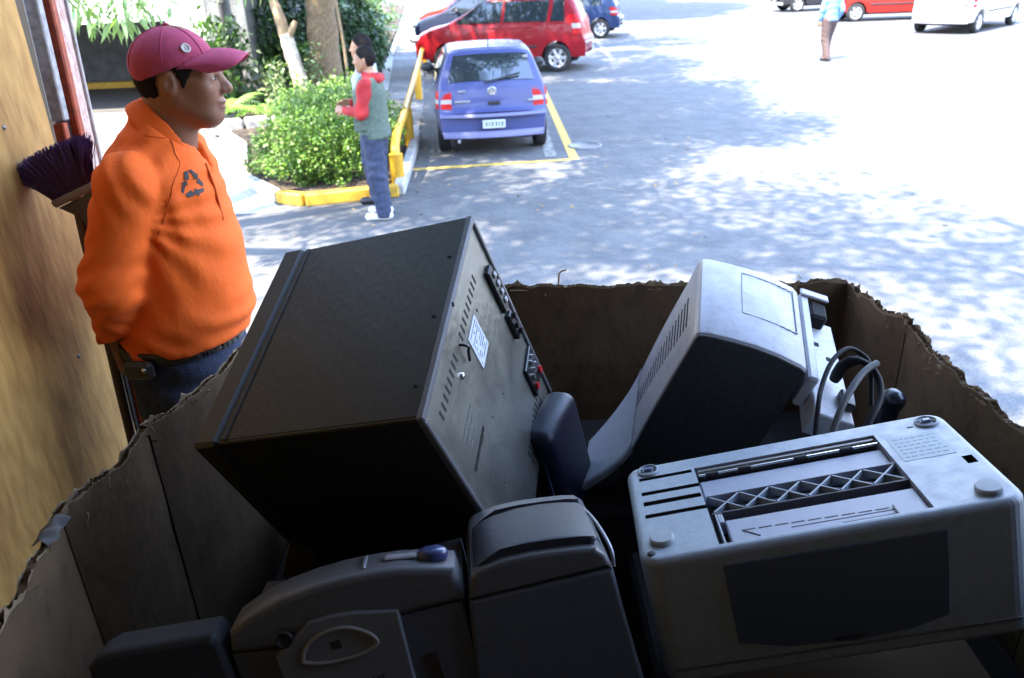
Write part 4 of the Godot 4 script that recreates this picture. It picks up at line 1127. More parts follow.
func worker_shirt(p: Vector3) -> float:
	var d := worker_torso(p) - 0.006
	# cloth: creases that run from the armpit, sag above the hem and bunch at the elbow
	var w := 0.0
	var q := p - Vector3(-0.80, 2.0, -1.80)
	var ang := atan2(q.y, q.x + 0.06)
	w += 0.0040 * sin(ang * 17.0 + q.length() * 9.0) * exp(-q.length_squared() * 14.0)
	w += 0.0075 * sin(p.y * 78.0 + p.x * 30.0 + 1.3 * sin(p.x * 24.0 + p.z * 9.0)) * exp(-pow((p.y - 1.655) / 0.045, 2.0))
	w += 0.0028 * sin(p.y * 75.0 + p.x * 60.0 + 2.2 * sin(p.y * 21.0 - p.x * 12.0)) * smoothstep(1.80, 1.68, p.y) * smoothstep(-0.95, -0.75, p.x)
	w += 0.0020 * sin(p.y * 30.0 - p.x * 42.0 + 2.0 * sin(p.y * 14.0)) * smoothstep(1.95, 1.7, p.y)
	var q2 := p - Vector3(-0.80, 1.98, -1.80)
	w += 0.0035 * sin(q2.x * 120.0 + q2.y * 16.0) * exp(-q2.x * q2.x * 200.0 - q2.y * q2.y * 90.0)
	d += w
	for s in [-1, 1]:
		var a := worker_arm(p, s, 0.008)
		var el := Vector3(-0.938, 1.850, -1.97 + s * 0.195)
		var e := (p - el).length_squared()
		a += 0.0055 * sin(p.y * 125.0 - p.x * 70.0 + 1.5 * sin(p.z * 30.0)) * exp(-e * 70.0)
		a += 0.0035 * sin(p.x * 125.0 + p.y * 48.0) * smoothstep(1.98, 2.06, p.y) + 0.004 * sin(p.y * 85.0 + p.x * 95.0) * smoothstep(1.80, 1.70, p.y)
		a = max(a, 1.672 - p.y + (p.x + 1.02) * 0.4)
		d = smin(d, a, 0.012)
	d = max(d, 1.634 + 0.03 * (p.x + 0.9) + 0.008 * sin(p.x * 20.0 + p.z * 15.0) - p.y)
	d = max(d, minf(p.x + 0.79, (p.y - 2.065) * 0.30 - abs(p.z + 1.97)) * 0.9)
	return max(d, (p.y - 2.182 + (p.x + 0.80) * 0.92) * 0.75)

func build_worker() -> void:
	var t := thing("person", "man in an orange long sleeved shirt and maroon cap, hands behind his back", "person", Transform3D(Basis.IDENTITY, WB))
	var skin := mat("worker_skin", 0.27, 0.115, 0.058, 0.48, {"sss": 0.12, "vcol": true, "mottle": 0.12, "scale": Vector3.ONE * 14.0, "bump": 0.35})
	var orange := mat("orange_knit", 0.90, 0.135, 0.006, 0.85, {"rim": 0.1, "mottle": 0.08, "scale": Vector3(1.7, 0.9, 1.7), "bump": 0.20, "nmap": noise_tex("wrinkle_cloth", 0.0065, Color.BLACK, Color.WHITE, 5, FastNoiseLite.TYPE_SIMPLEX_SMOOTH, 1024, 14.0)})
	var maroon := mat("maroon_cotton", 0.46, 0.060, 0.130, 0.88, {"rim": 0.15, "mottle": 0.14, "scale": Vector3.ONE * 10.0, "bump": 0.3, "nmap": noise_tex("knit", 0.22, Color.BLACK, Color.WHITE, 2, FastNoiseLite.TYPE_SIMPLEX_SMOOTH, 512, 4.0)})
	var hair := mat("hair_black", 0.012, 0.010, 0.010, 0.8, {"spec": 0.2})
	var denim := mat("dark_denim", 0.035, 0.055, 0.12, 0.9, {"mottle": 0.4, "scale": Vector3.ONE * 4.0, "bump": 0.4})
	var HT := Transform3D(Basis(Vector3.UP, 0.10) * Basis(Vector3(0, 0, 1), -0.03).scaled(Vector3.ONE * 0.925), Vector3(-0.750, 2.291, -1.97))
	var HI := HT.affine_inverse()
	var hw := func(p): return HI * p
	var tone := func(p):
		var q: Vector3 = HI * (p + WB)
		var lip: float = exp(-pow((q.y + 0.073) / 0.011, 2.0) - pow(q.z / 0.024, 2.0)) * smoothstep(0.078, 0.09, q.x)
		var beard: float = smoothstep(-0.05, -0.09, q.y) * smoothstep(-0.02, 0.05, q.x) * 0.22
		return Color(1.0 - 0.05 * lip - beard * 0.5, 1.0 - 0.30 * lip - beard * 0.45, 1.0 - 0.10 * lip - beard * 0.35)
	# body: head and hands on fine grids of their own
	var st := mb()
	st.set_color(Color.WHITE)
	wnets(st, func(p):
		var d := worker_torso(p) + 0.02
		for s in [-1, 1]:
			d = smin(d, worker_arm(p, s, -0.012), 0.03)
			d = smin(d, cone(p, Vector3(-0.885, 1.52, -1.97 + s * 0.09), Vector3(-0.85, 1.13, -1.97 + s * 0.10), 0.085, 0.06), 0.04)
			d = smin(d, cone(p, Vector3(-0.85, 1.13, -1.97 + s * 0.10), Vector3(-0.90, 0.76, -1.97 + s * 0.11), 0.06, 0.04), 0.03)
			d = smin(d, cone(p, Vector3(-0.90, 0.76, -1.97 + s * 0.11), Vector3(-0.76, 0.71, -1.97 + s * 0.14), 0.038, 0.025), 0.03)
		return d, Vector3(-1.2, 0.66, -2.3), Vector3(-0.6, 2.12, -1.65), 0.026)
	wnets(st, func(p):
		var q: Vector3 = HI * p
		var d := face_of(q, Vector3.ZERO)
		return smin(d, cone(p, Vector3(-0.815, 2.10, -1.97), Vector3(-0.780, 2.24, -1.97), 0.064, 0.058), 0.03), Vector3(-0.90, 2.08, -2.08), Vector3(-0.60, 2.42, -1.86), 0.0045, tone)
	wnets(st, func(p): return min(hand_field(p, Vector3(-1.015, 1.66, -1.885), Vector3(-0.12, -0.93, -0.33).normalized(), Vector3(1, 0, -0.2).normalized()), hand_field(p, Vector3(-1.035, 1.66, -2.055), Vector3(-0.05, -0.9, 0.42).normalized(), Vector3(1, 0, 0.2).normalized())), Vector3(-1.16, 1.42, -2.13), Vector3(-0.93, 1.70, -1.80), 0.006)
	put("body", st, skin, t)
	# hair under the cap, with a sideburn
	st = mb()
	wnets(st, func(p):
		var q: Vector3 = HI * p
		var d := egg(q, Vector3(-0.012, 0.008, 0), Vector3(0.102, 0.108, 0.083))
		d = max(d, q.x - 0.050 + 0.55 * max(0.0, 0.02 - q.y))
		var low: float = -0.074 if q.x < -0.045 else -0.028
		d = max(d, lerpf(-0.074, -0.030, smoothstep(-0.060, -0.030, q.x)) - q.y)
		d = max(d, -(Vector2((q.x + 0.012) / 0.030, (q.y + 0.016) / 0.042).length() - 1.0) * 0.03)
		return max(d, q.y - 0.06) + 0.0012 * sin(q.y * 420.0 + q.x * 260.0), Vector3(-0.90, 2.19, -2.08), Vector3(-0.68, 2.38, -1.86), 0.0045)
	put("hair", st, hair, t)
	# eyes and brows
	for s in [-1, 1]:
		st = mb()
		wnets(st, func(p):
			var q: Vector3 = HI * p
			return egg(q, Vector3(0.0835, -0.006, s * 0.033), Vector3(0.0125, 0.0062, 0.0125)), HT * Vector3(0.083, -0.006, s * 0.033) - Vector3.ONE * 0.022, HT * Vector3(0.083, -0.006, s * 0.033) + Vector3.ONE * 0.022, 0.0025)
		var ey := put("eye", st, mat("eye_white", 0.55, 0.53, 0.5, 0.2), t)
		st = mb()
		wnets(st, func(p):
			var q: Vector3 = HI * p
			return egg(q, Vector3(0.0915, -0.006, s * 0.0335), Vector3(0.006, 0.0055, 0.006)), HT * Vector3(0.091, -0.006, s * 0.033) - Vector3.ONE * 0.014, HT * Vector3(0.091, -0.006, s * 0.033) + Vector3.ONE * 0.014, 0.002)
		put("iris", st, mat("iris_brown", 0.015, 0.009, 0.006, 0.1), ey)
		st = mb()
		var br := []
		for q in [Vector3(0.093, 0.016, s * 0.012), Vector3(0.088, 0.022, s * 0.028), Vector3(0.074, 0.021, s * 0.047)]: br.append(HT * q - WB)
		tube(st, curve(br, 4), [0.004, 0.0055, 0.0055, 0.0055, 0.005, 0.0045, 0.004, 0.003, 0.0015], 6)
		put("eyebrow", st, hair, t)
	# maroon cap: dome, brim, badge, button, seams
	var rim_y := func(x): return 0.022 + 0.36 * x
	st = mb()
	wnets(st, func(p):
		var q: Vector3 = HI * p
		var d := egg(q, Vector3(-0.012, 0.024, 0), Vector3(0.106, 0.093, 0.090))
		d += 0.0016 * sin(q.y * 90.0 + q.x * 40.0) * smoothstep(0.05, 0.0, q.y)
		d = max(d, rim_y.call(q.x) - q.y)
		return max(d, -egg(q, Vector3(-0.118, 0.004, 0), Vector3(0.02, 0.022, 0.03))), Vector3(-0.92, 2.24, -2.09), Vector3(-0.63, 2.45, -1.85), 0.005)
	var cap := put("cap", st, maroon, t)
	var brim := func(u, a) -> Vector3:
		var ph: float = a * 1.30
		var root := Vector3(-0.012 + 0.103 * cos(ph), 0.060 - 0.036 * pow(abs(a), 1.7), 0.0875 * sin(ph))
		var out := Vector3(0.088 + 0.084 * sqrt(maxf(0.0, 1.0 - pow(abs(a), 3.0))), 0.047 - 0.034 * a * a, 0.079 * sin(a * 1.5))
		var q: Vector3 = root.lerp(out, u)
		return q + Vector3(0, 0.006 * sin(PI * u), 0)
	st = mb()
	for side in [1.0, -1.0]:
		grid(st, 10, 24, func(u, v):
			var a := lerpf(-1.0, 1.0, v)
			return HT * (brim.call(u, a) + Vector3(0, side * 0.0022, 0)) - WB, true, side < 0)
	grid(st, 1, 24, func(u, v):
		return HT * (brim.call(1.0, lerpf(-1.0, 1.0, v)) + Vector3(0, lerpf(-0.0022, 0.0022, u), 0)) - WB, true, true)
	put("brim", st, maroon, cap)
	var dome := func(az, el, off):
		var n := Vector3(cos(el) * cos(az), sin(el), cos(el) * sin(az))
		return HT * (Vector3(-0.012, 0.024, 0) + n * (Vector3(0.106, 0.093, 0.090) + Vector3.ONE * off)) - WB
	st = mb()
	for k in 6:
		var az := TAU * (k + 0.5) / 6.0
		var l := []
		for i in 12: l.append(dome.call(az, lerpf(0.22 if cos(az) > 0 else 0.02, 1.5, i / 11.0), 0.0006))
		tube(st, l, 0.0013, 5)
	put("seams", st, mat("maroon_thread", 0.33, 0.028, 0.08, 0.9), cap)
	st = mb()
	var bp: Vector3 = dome.call(0.95, 0.50, 0.001)
	var bn: Vector3 = (dome.call(0.95, 0.50, 0.02) - bp).normalized()
	var bt := frame(bp, Vector3.UP.cross(bn), bn)
	lathe(st, [Vector2(0.011, -0.002), Vector2(0.011, 0.0016), Vector2(0.0085, 0.0024), Vector2(0.008, 0.0012), Vector2(0, 0.0012)], 20, bt)
	for k in 3: bar(st, bt * Vector3(-0.004, 0.0017, -0.003 + k * 0.003), bt * Vector3(0.004, 0.0017, -0.003 + k * 0.003), 0.0012, 0.001)
	put("badge", st, mat("cap_badge_cream", 0.55, 0.50, 0.47, 0.6), cap)
	st = mb(); nets(st, func(p): return egg(p, dome.call(0, PI / 2, 0.002), Vector3(0.009, 0.005, 0.009)), dome.call(0, PI / 2, 0) - Vector3.ONE * 0.014, dome.call(0, PI / 2, 0) + Vector3.ONE * 0.014, 0.003)
	put("button", st, maroon, cap)
	# shirt, collar, printed recycling arrows
	st = mb()
	wnets(st, worker_shirt, Vector3(-1.20, 1.53, -2.32), Vector3(-0.60, 2.27, -1.62), 0.0088)
	var shirt := put("shirt", st, orange, t)
	st = mb()
	var ct := Transform3D(Basis(Vector3(0, 0, 1), -0.80), Vector3(-0.797, 2.178, -1.97)).affine_inverse()
	wnets(st, func(p):
		var q: Vector3 = ct * p
		var r := sqrt(q.x * q.x / 1.21 + q.z * q.z)
		var ht: float = 0.028 + 0.030 * smoothstep(0.01, 0.085, q.x)
		var d: float = max(abs(r - (0.077 - (0.42 + 2.2 * clampf(q.x + 0.04, 0.0, 0.10)) * q.y - 2.0 * q.y * q.y)) - 0.004, max(q.y - 0.024 + 0.022 * smoothstep(0.0, 0.08, q.x), -ht - q.y))
		if q.x > 0.0: d = max(d, 0.014 + 0.95 * max(0.0, 0.01 - q.y) - abs(q.z))
		return d, Vector3(-0.94, 2.06, -2.10), Vector3(-0.66, 2.28, -1.84), 0.0042)
	put("collar", st, orange, shirt)
	st = mb()
	tube(st, [Vector3(0.157, 1.42, 0.03), Vector3(0.172, 1.36, 0.035), Vector3(0.183, 1.28, 0.04)].map(func(v): return shirt_point(v + WB, Vector3(-1, 0, -0.1)) - WB), 0.0035, 6)
	put("placket", st, mat("orange_seam", 0.62, 0.095, 0.009, 0.9), shirt)
	st = mb()
	var seam := []
	for q in curve([Vector3(-0.845, 2.165, -1.60), Vector3(-0.80, 2.150, -1.60), Vector3(-0.782, 2.115, -1.60), Vector3(-0.78, 2.077, -1.60), Vector3(-0.803, 2.009, -1.60), Vector3(-0.835, 1.94, -1.60)].map(func(v): return Vector3(v.x * 0.97, 2.5 - (2.5 - v.y) * 0.97, -1.60)), 5):
		var on := shirt_point(q, Vector3(0, 0, -1))
		if worker_shirt(on) < 0.003: seam.append(on - WB)
	tube(st, seam, 0.0016, 5)
	put("sleeve_seam", st, mat("orange_seam", 0.5, 0.075, 0.008), shirt)
	# three bent arrows in a triangle, laid on the cloth of the chest
	st = mb()
	var ln := Vector3(0.78, 0.08, 0.62).normalized()
	var lt := frame(Vector3(-0.722, 2.058, -1.862) + ln * 0.09, Vector3.UP.cross(ln), Vector3.UP + ln * 0.1)
	for k in 3:
		var rot := Transform2D(TAU * k / 3.0 + 0.12, Vector2.ZERO)
		for poly in [[Vector2(-0.0165, 0.017), Vector2(-0.009, 0.030), Vector2(0.001, 0.030), Vector2(-0.006, 0.011)], [Vector2(0.003, 0.030), Vector2(0.010, 0.030), Vector2(0.019, 0.016), Vector2(0.023, 0.018), Vector2(0.0185, 0.004), Vector2(0.0055, 0.0085), Vector2(0.010, 0.0115)]]:
			var pts := PackedVector2Array()
			for v in poly: pts.append(rot * v * 1.1)
			var ix := Geometry2D.triangulate_polygon(pts)
			for i in range(0, ix.size(), 3):
				var v3 := []
				for m in 3: v3.append(pts[ix[i + m]])
				for c in subdivide(v3, 2):
					var w3 := []
					for v in c: w3.append(shirt_point(lt * Vector3(v.x, v.y, 0), -ln) + ln * 0.0012 - WB)
					if (w3[1] - w3[0]).cross(w3[2] - w3[0]).dot(ln) > 0: tri(st, w3[0], w3[1], w3[2])
					else: tri(st, w3[0], w3[2], w3[1])
	put("recycling_symbol", st, mat("print_grey", 0.045, 0.042, 0.042, 0.8), shirt)
	# jeans, belt with a phone pouch, shoes
	st = mb()
	wnets(st, func(p):
		var d := egg(p, Vector3(-0.880, 1.58, -1.97), Vector3(0.150, 0.20, 0.180))
		for s in [-1, 1]:
			d = smin(d, cone(p, Vector3(-0.885, 1.47, -1.97 + s * 0.09), Vector3(-0.85, 1.13, -1.97 + s * 0.10), 0.105, 0.082), 0.04)
			d = smin(d, cone(p, Vector3(-0.85, 1.13, -1.97 + s * 0.10), Vector3(-0.90, 0.735, -1.97 + s * 0.11), 0.082, 0.072), 0.03)
		d += 0.004 * sin(p.y * 70.0 + p.x * 50.0 + p.z * 40.0)
		return max(d, max(p.y - 1.67, 0.70 - p.y)), Vector3(-1.1, 0.67, -2.25), Vector3(-0.65, 1.72, -1.70), 0.013)
	put("trousers", st, denim, t)
	st = mb()
	wnets(st, func(p): return max(abs(stack(p, [[1.56, -0.885, -1.97, 0.150, 0.175], [1.69, -0.873, -1.97, 0.154, 0.178]]) - 0.004) - 0.004, abs(p.y - 1.640) - 0.018), Vector3(-1.08, 1.60, -2.18), Vector3(-0.69, 1.68, -1.76), 0.007)
	var belt := put("belt", st, mat("black_leather", 0.02, 0.018, 0.017, 0.45), t)
	st = mb()
	box(st, Transform3D(Basis(Vector3.UP, -0.1), Vector3(-0.925, 1.622, -1.776) - WB), Vector3(0.075, 0.048, 0.026), 0.009)
	put("phone_pouch", st, mat("black_leather", 0.02, 0.018, 0.017), belt)
	st = mb(); lathe(st, [Vector2(0.006, 0), Vector2(0.005, 0.003), Vector2(0, 0.004)], 12, Transform3D(Basis(Vector3(1, 0, 0), PI / 2), Vector3(-0.907, 1.628, -1.762) - WB))
	put("snap", st, mat("chrome_bright", 0.8, 0.8, 0.8, 0.15, {"metal": 0.9}), belt)
	for s in [-1, 1]:
		st = mb()
		wnets(st, func(p):
			var d := cone(p, Vector3(-0.94, 0.72, -1.97 + s * 0.11), Vector3(-0.73, 0.705, -1.97 + s * 0.145), 0.046, 0.040)
			d = smin(d, cone(p, Vector3(-0.90, 0.78, -1.97 + s * 0.11), Vector3(-0.91, 0.72, -1.97 + s * 0.11), 0.05, 0.05), 0.03)
			return max(d, 0.672 - p.y), Vector3(-1.03, 0.65, -2.18), Vector3(-0.66, 0.85, -1.74), 0.014)
		put("shoe", st, mat("black_shoe", 0.02, 0.02, 0.022, 0.4), t)

func subdivide(t: Array, n: int) -> Array:
	var out := [t]
	for k in n:
		var nx := []
		for c in out:
			var a: Vector2 = (c[0] + c[1]) * 0.5; var b: Vector2 = (c[1] + c[2]) * 0.5; var d: Vector2 = (c[2] + c[0]) * 0.5
			nx += [[c[0], a, d], [a, c[1], b], [d, b, c[2]], [a, b, d]]
		out = nx
	return out

func shirt_point(p: Vector3, dir: Vector3) -> Vector3:      # walks from p along dir to the cloth
	var d := dir.normalized()
	for k in 60:
		var s := worker_shirt(p)
		if s < 0.0003: break
		p += d * s * 0.8
	return p

# ------------------------------------------------------------------ the truck's cargo body, the broom and the cardboard bin
func build_truck() -> void:
	var ply := mat("plywood", 1, 1, 1, 0.72, {"world": true, "scale": Vector3(1.5, 0.40, 1.5), "bump": 0.12,
		"tex": noise_tex("plywood_grain", 0.016, lin(0.36, 0.185, 0.045), lin(0.60, 0.35, 0.10), 6, FastNoiseLite.TYPE_SIMPLEX_SMOOTH, 1024, 0.0, lin(0.47, 0.27, 0.072), 0.5)})
	ply.detail_enabled = true; ply.detail_blend_mode = BaseMaterial3D.BLEND_MODE_MUL
	ply.detail_albedo = noise_tex("plywood_stain", 0.005, Color(0.80, 0.73, 0.64), Color(1, 1, 1), 4, FastNoiseLite.TYPE_SIMPLEX_SMOOTH, 512, 0.0, Color(0.97, 0.96, 0.94), 0.45)
	var floor_m := mat("truck_floor", 0.16, 0.12, 0.08, 0.85, {"world": true, "mottle": 0.5, "scale": Vector3(0.6, 1, 4)})
	var steel := mat("grey_steel", 0.32, 0.33, 0.35, 0.45, {"metal": 0.4, "mottle": 0.3})
	var orange := mat("orange_enamel", 0.46, 0.075, 0.022, 0.4, {"mottle": 0.35, "scale": Vector3.ONE * 5.0})
	var peeling := mat("peeling_paint", 1, 1, 1, 0.6, {"scale": Vector3(5, 1.6, 5), "bump": 0.5, "tex": noise_tex("peel_tone", 0.02, lin(0.34, 0.17, 0.12), lin(0.62, 0.55, 0.52), 5, FastNoiseLite.TYPE_SIMPLEX_SMOOTH, 512, 0.0, lin(0.52, 0.36, 0.31), 0.45)})
	var t := thing("truck_cargo_body", "truck cargo body with a plywood side wall, seen from inside its open end", "truck", at(0.3, 0.67, 0.5))
	var put_box := func(called, lo, hi, m, bev, par):
		var st := mb(); boxmm(st, lo - Vector3(0.3, 0.67, 0.5), hi - Vector3(0.3, 0.67, 0.5), bev)
		return put(called, st, m, par)
	# floor boards
	var fl: Node = put_box.call("floor", Vector3(-1.25, 0.52, -2.26), Vector3(1.88, 0.645, 3.6), steel, 0.0, t)
	for k in 20:
		put_box.call("floor_board", Vector3(-1.147 + k * 0.145, 0.647, -2.25), Vector3(-1.147 + k * 0.145 + 0.141, 0.67, 3.5), floor_m, 0.003, fl)
	put_box.call("plywood_wall", Vector3(-1.18, 0.672, -2.095), Vector3(-1.15, 3.425, 3.5), ply, 0.002, t)
	put_box.call("wall_skin", Vector3(-1.215, 0.5, -2.14), Vector3(-1.185, 3.425, 3.6), steel, 0.0, t)
	put_box.call("right_wall", Vector3(1.80, 0.672, -0.55), Vector3(1.86, 3.425, 3.5), mat("roof_sheet", 0.22, 0.23, 0.25), 0.0, t)
	put_box.call("front_wall", Vector3(-1.18, 0.672, 3.503), Vector3(1.86, 3.425, 3.56), mat("roof_sheet", 0.22, 0.23, 0.25), 0.0, t)
	put_box.call("roof", Vector3(-1.24, 3.43, -1.92), Vector3(1.9, 3.49, 3.6), mat("roof_sheet", 0.22, 0.23, 0.25, 0.6), 0.0, t)
	# corner post: peeling face, orange angle, dark gap, grey batten; leaning a little outward
	var lean := frame(Vector3(-1.15, 0.67, -2.12) - Vector3(0.3, 0.67, 0.5), Vector3.RIGHT, Vector3(0, 1, -0.078))
	var post := func(called, z0, z1, x0, x1, y0, y1, m, bev):
		var st := mb(); box(st, lean * at((x0 + x1) * 0.5, (y0 + y1) * 0.5, (z0 + z1) * 0.5), Vector3(x1 - x0, y1 - y0, z1 - z0), bev)
		return put(called, st, m, t)
	post.call("corner_post", -0.058, 0.015, -0.06, 0.006, 0.0, 2.74, peeling, 0.005)
	post.call("post_edge", -0.070, -0.0585, -0.06, 0.012, 0.0, 2.74, mat("post_edge_pale", 0.5, 0.47, 0.43, 0.5, {"mottle": 0.3}), 0.002)
	post.call("orange_angle", 0.0155, 0.044, -0.06, 0.022, 0.0, 2.74, orange, 0.004)
	post.call("dark_gap", 0.0445, 0.062, -0.06, 0.0, 0.0, 2.74, mat("black_gap", 0.012, 0.011, 0.011, 0.8), 0.0)
	post.call("grey_batten", 0.070, 0.098, -0.02, 0.016, 1.50, 2.74, mat("batten_grey", 0.42, 0.42, 0.41, 0.55, {"mottle": 0.3, "scale": Vector3.ONE * 5.0}), 0.003)
	post.call("orange_strip", 0.074, 0.098, -0.02, 0.010, 0.9, 1.495, orange, 0.003)
	var screw := mb(); lathe(screw, [Vector2(0.006, 0), Vector2(0.005, 0.002), Vector2(0, 0.0025)], 10, Transform3D(Basis(Vector3(0, 0, 1), -PI / 2), Vector3.ZERO)); screw.generate_normals()
	var screw_mesh := screw.commit()
	for p in [[0.97, -1.93], [1.6, -1.92], [1.25, -1.45], [2.2, -1.9], [1.85, -1.60]]:
		piece("screw_head", screw_mesh, steel, t, Transform3D(Basis.IDENTITY, Vector3(-1.1495, p[0], p[1]) - Vector3(0.3, 0.67, 0.5)))

	# ---- broom standing on its handle, purple bristles up, between the wall and the man
	var b := thing("broom", "purple bristled broom propped upside down between the plywood wall and the man", "broom", at(-1.07, 0.672, -1.91))
	var o := Vector3(1.07, -0.672, 1.91)
	var hm := mat("broom_handle", 0.10, 0.065, 0.06, 0.5)
	var st := mb(); tube(st, [Vector3(-1.075, 0.675, -1.88) + o, Vector3(-1.055, 1.5, -1.90) + o, Vector3(-1.04, 2.0, -1.915) + o], 0.0125, 12); put("handle", st, hm, b)
	var pur := mat("purple_plastic", 0.05, 0.028, 0.085, 0.5)
	var bf := frame(Vector3(-1.037, 2.035, -1.918) + o, Vector3(0.92, 0.36, 0.10), Vector3(-0.30, 0.95, 0.0))
	st = mb()
	prism(st, PackedVector2Array([Vector2(-0.014, -0.13), Vector2(0.014, -0.13), Vector2(0.022, -0.05), Vector2(0.055, -0.012), Vector2(-0.055, -0.012), Vector2(-0.022, -0.05)]), -0.016, 0.016, 0.005, bf)
	put("socket", st, mat("broom_grey", 0.09, 0.075, 0.10, 0.5), b)
	st = mb(); box(st, bf, Vector3(0.125, 0.020, 0.04), 0.005); put("brush_block", st, mat("broom_band", 0.26, 0.23, 0.29, 0.5), b)
	st = mb()
	for k in 1500:
		var u := rng.randf_range(-1, 1); var v := rng.randf_range(-1, 1)
		var l := rng.randf_range(0.092, 0.122) - 0.012 * u * u
		var q := Vector3(u * 0.057, 0.008, v * 0.016)
		var e := Vector3(u * 0.108 + rng.randf_range(-0.006, 0.006), l, v * 0.026 + rng.randf_range(-0.004, 0.004))
		var m := (q + e) * 0.5 + Vector3(rng.randf_range(-0.004, 0.004) - u * 0.006, 0, rng.randf_range(-0.003, 0.003))
		var wd := 0.0011
		for seg in [[q, m], [m, e]]:
			var x := Vector3(wd, 0, 0); var z := Vector3(0, 0, wd)
			quad(st, bf * (seg[0] - x), bf * (seg[0] + x), bf * (seg[1] + x), bf * (seg[1] - x))
			quad(st, bf * (seg[0] - z), bf * (seg[0] + z), bf * (seg[1] + z), bf * (seg[1] - z))
	put("bristles", st, mat("purple_bristle", 0.13, 0.075, 0.24, 0.55, {"two": true}), b).set_meta("kind", "stuff")

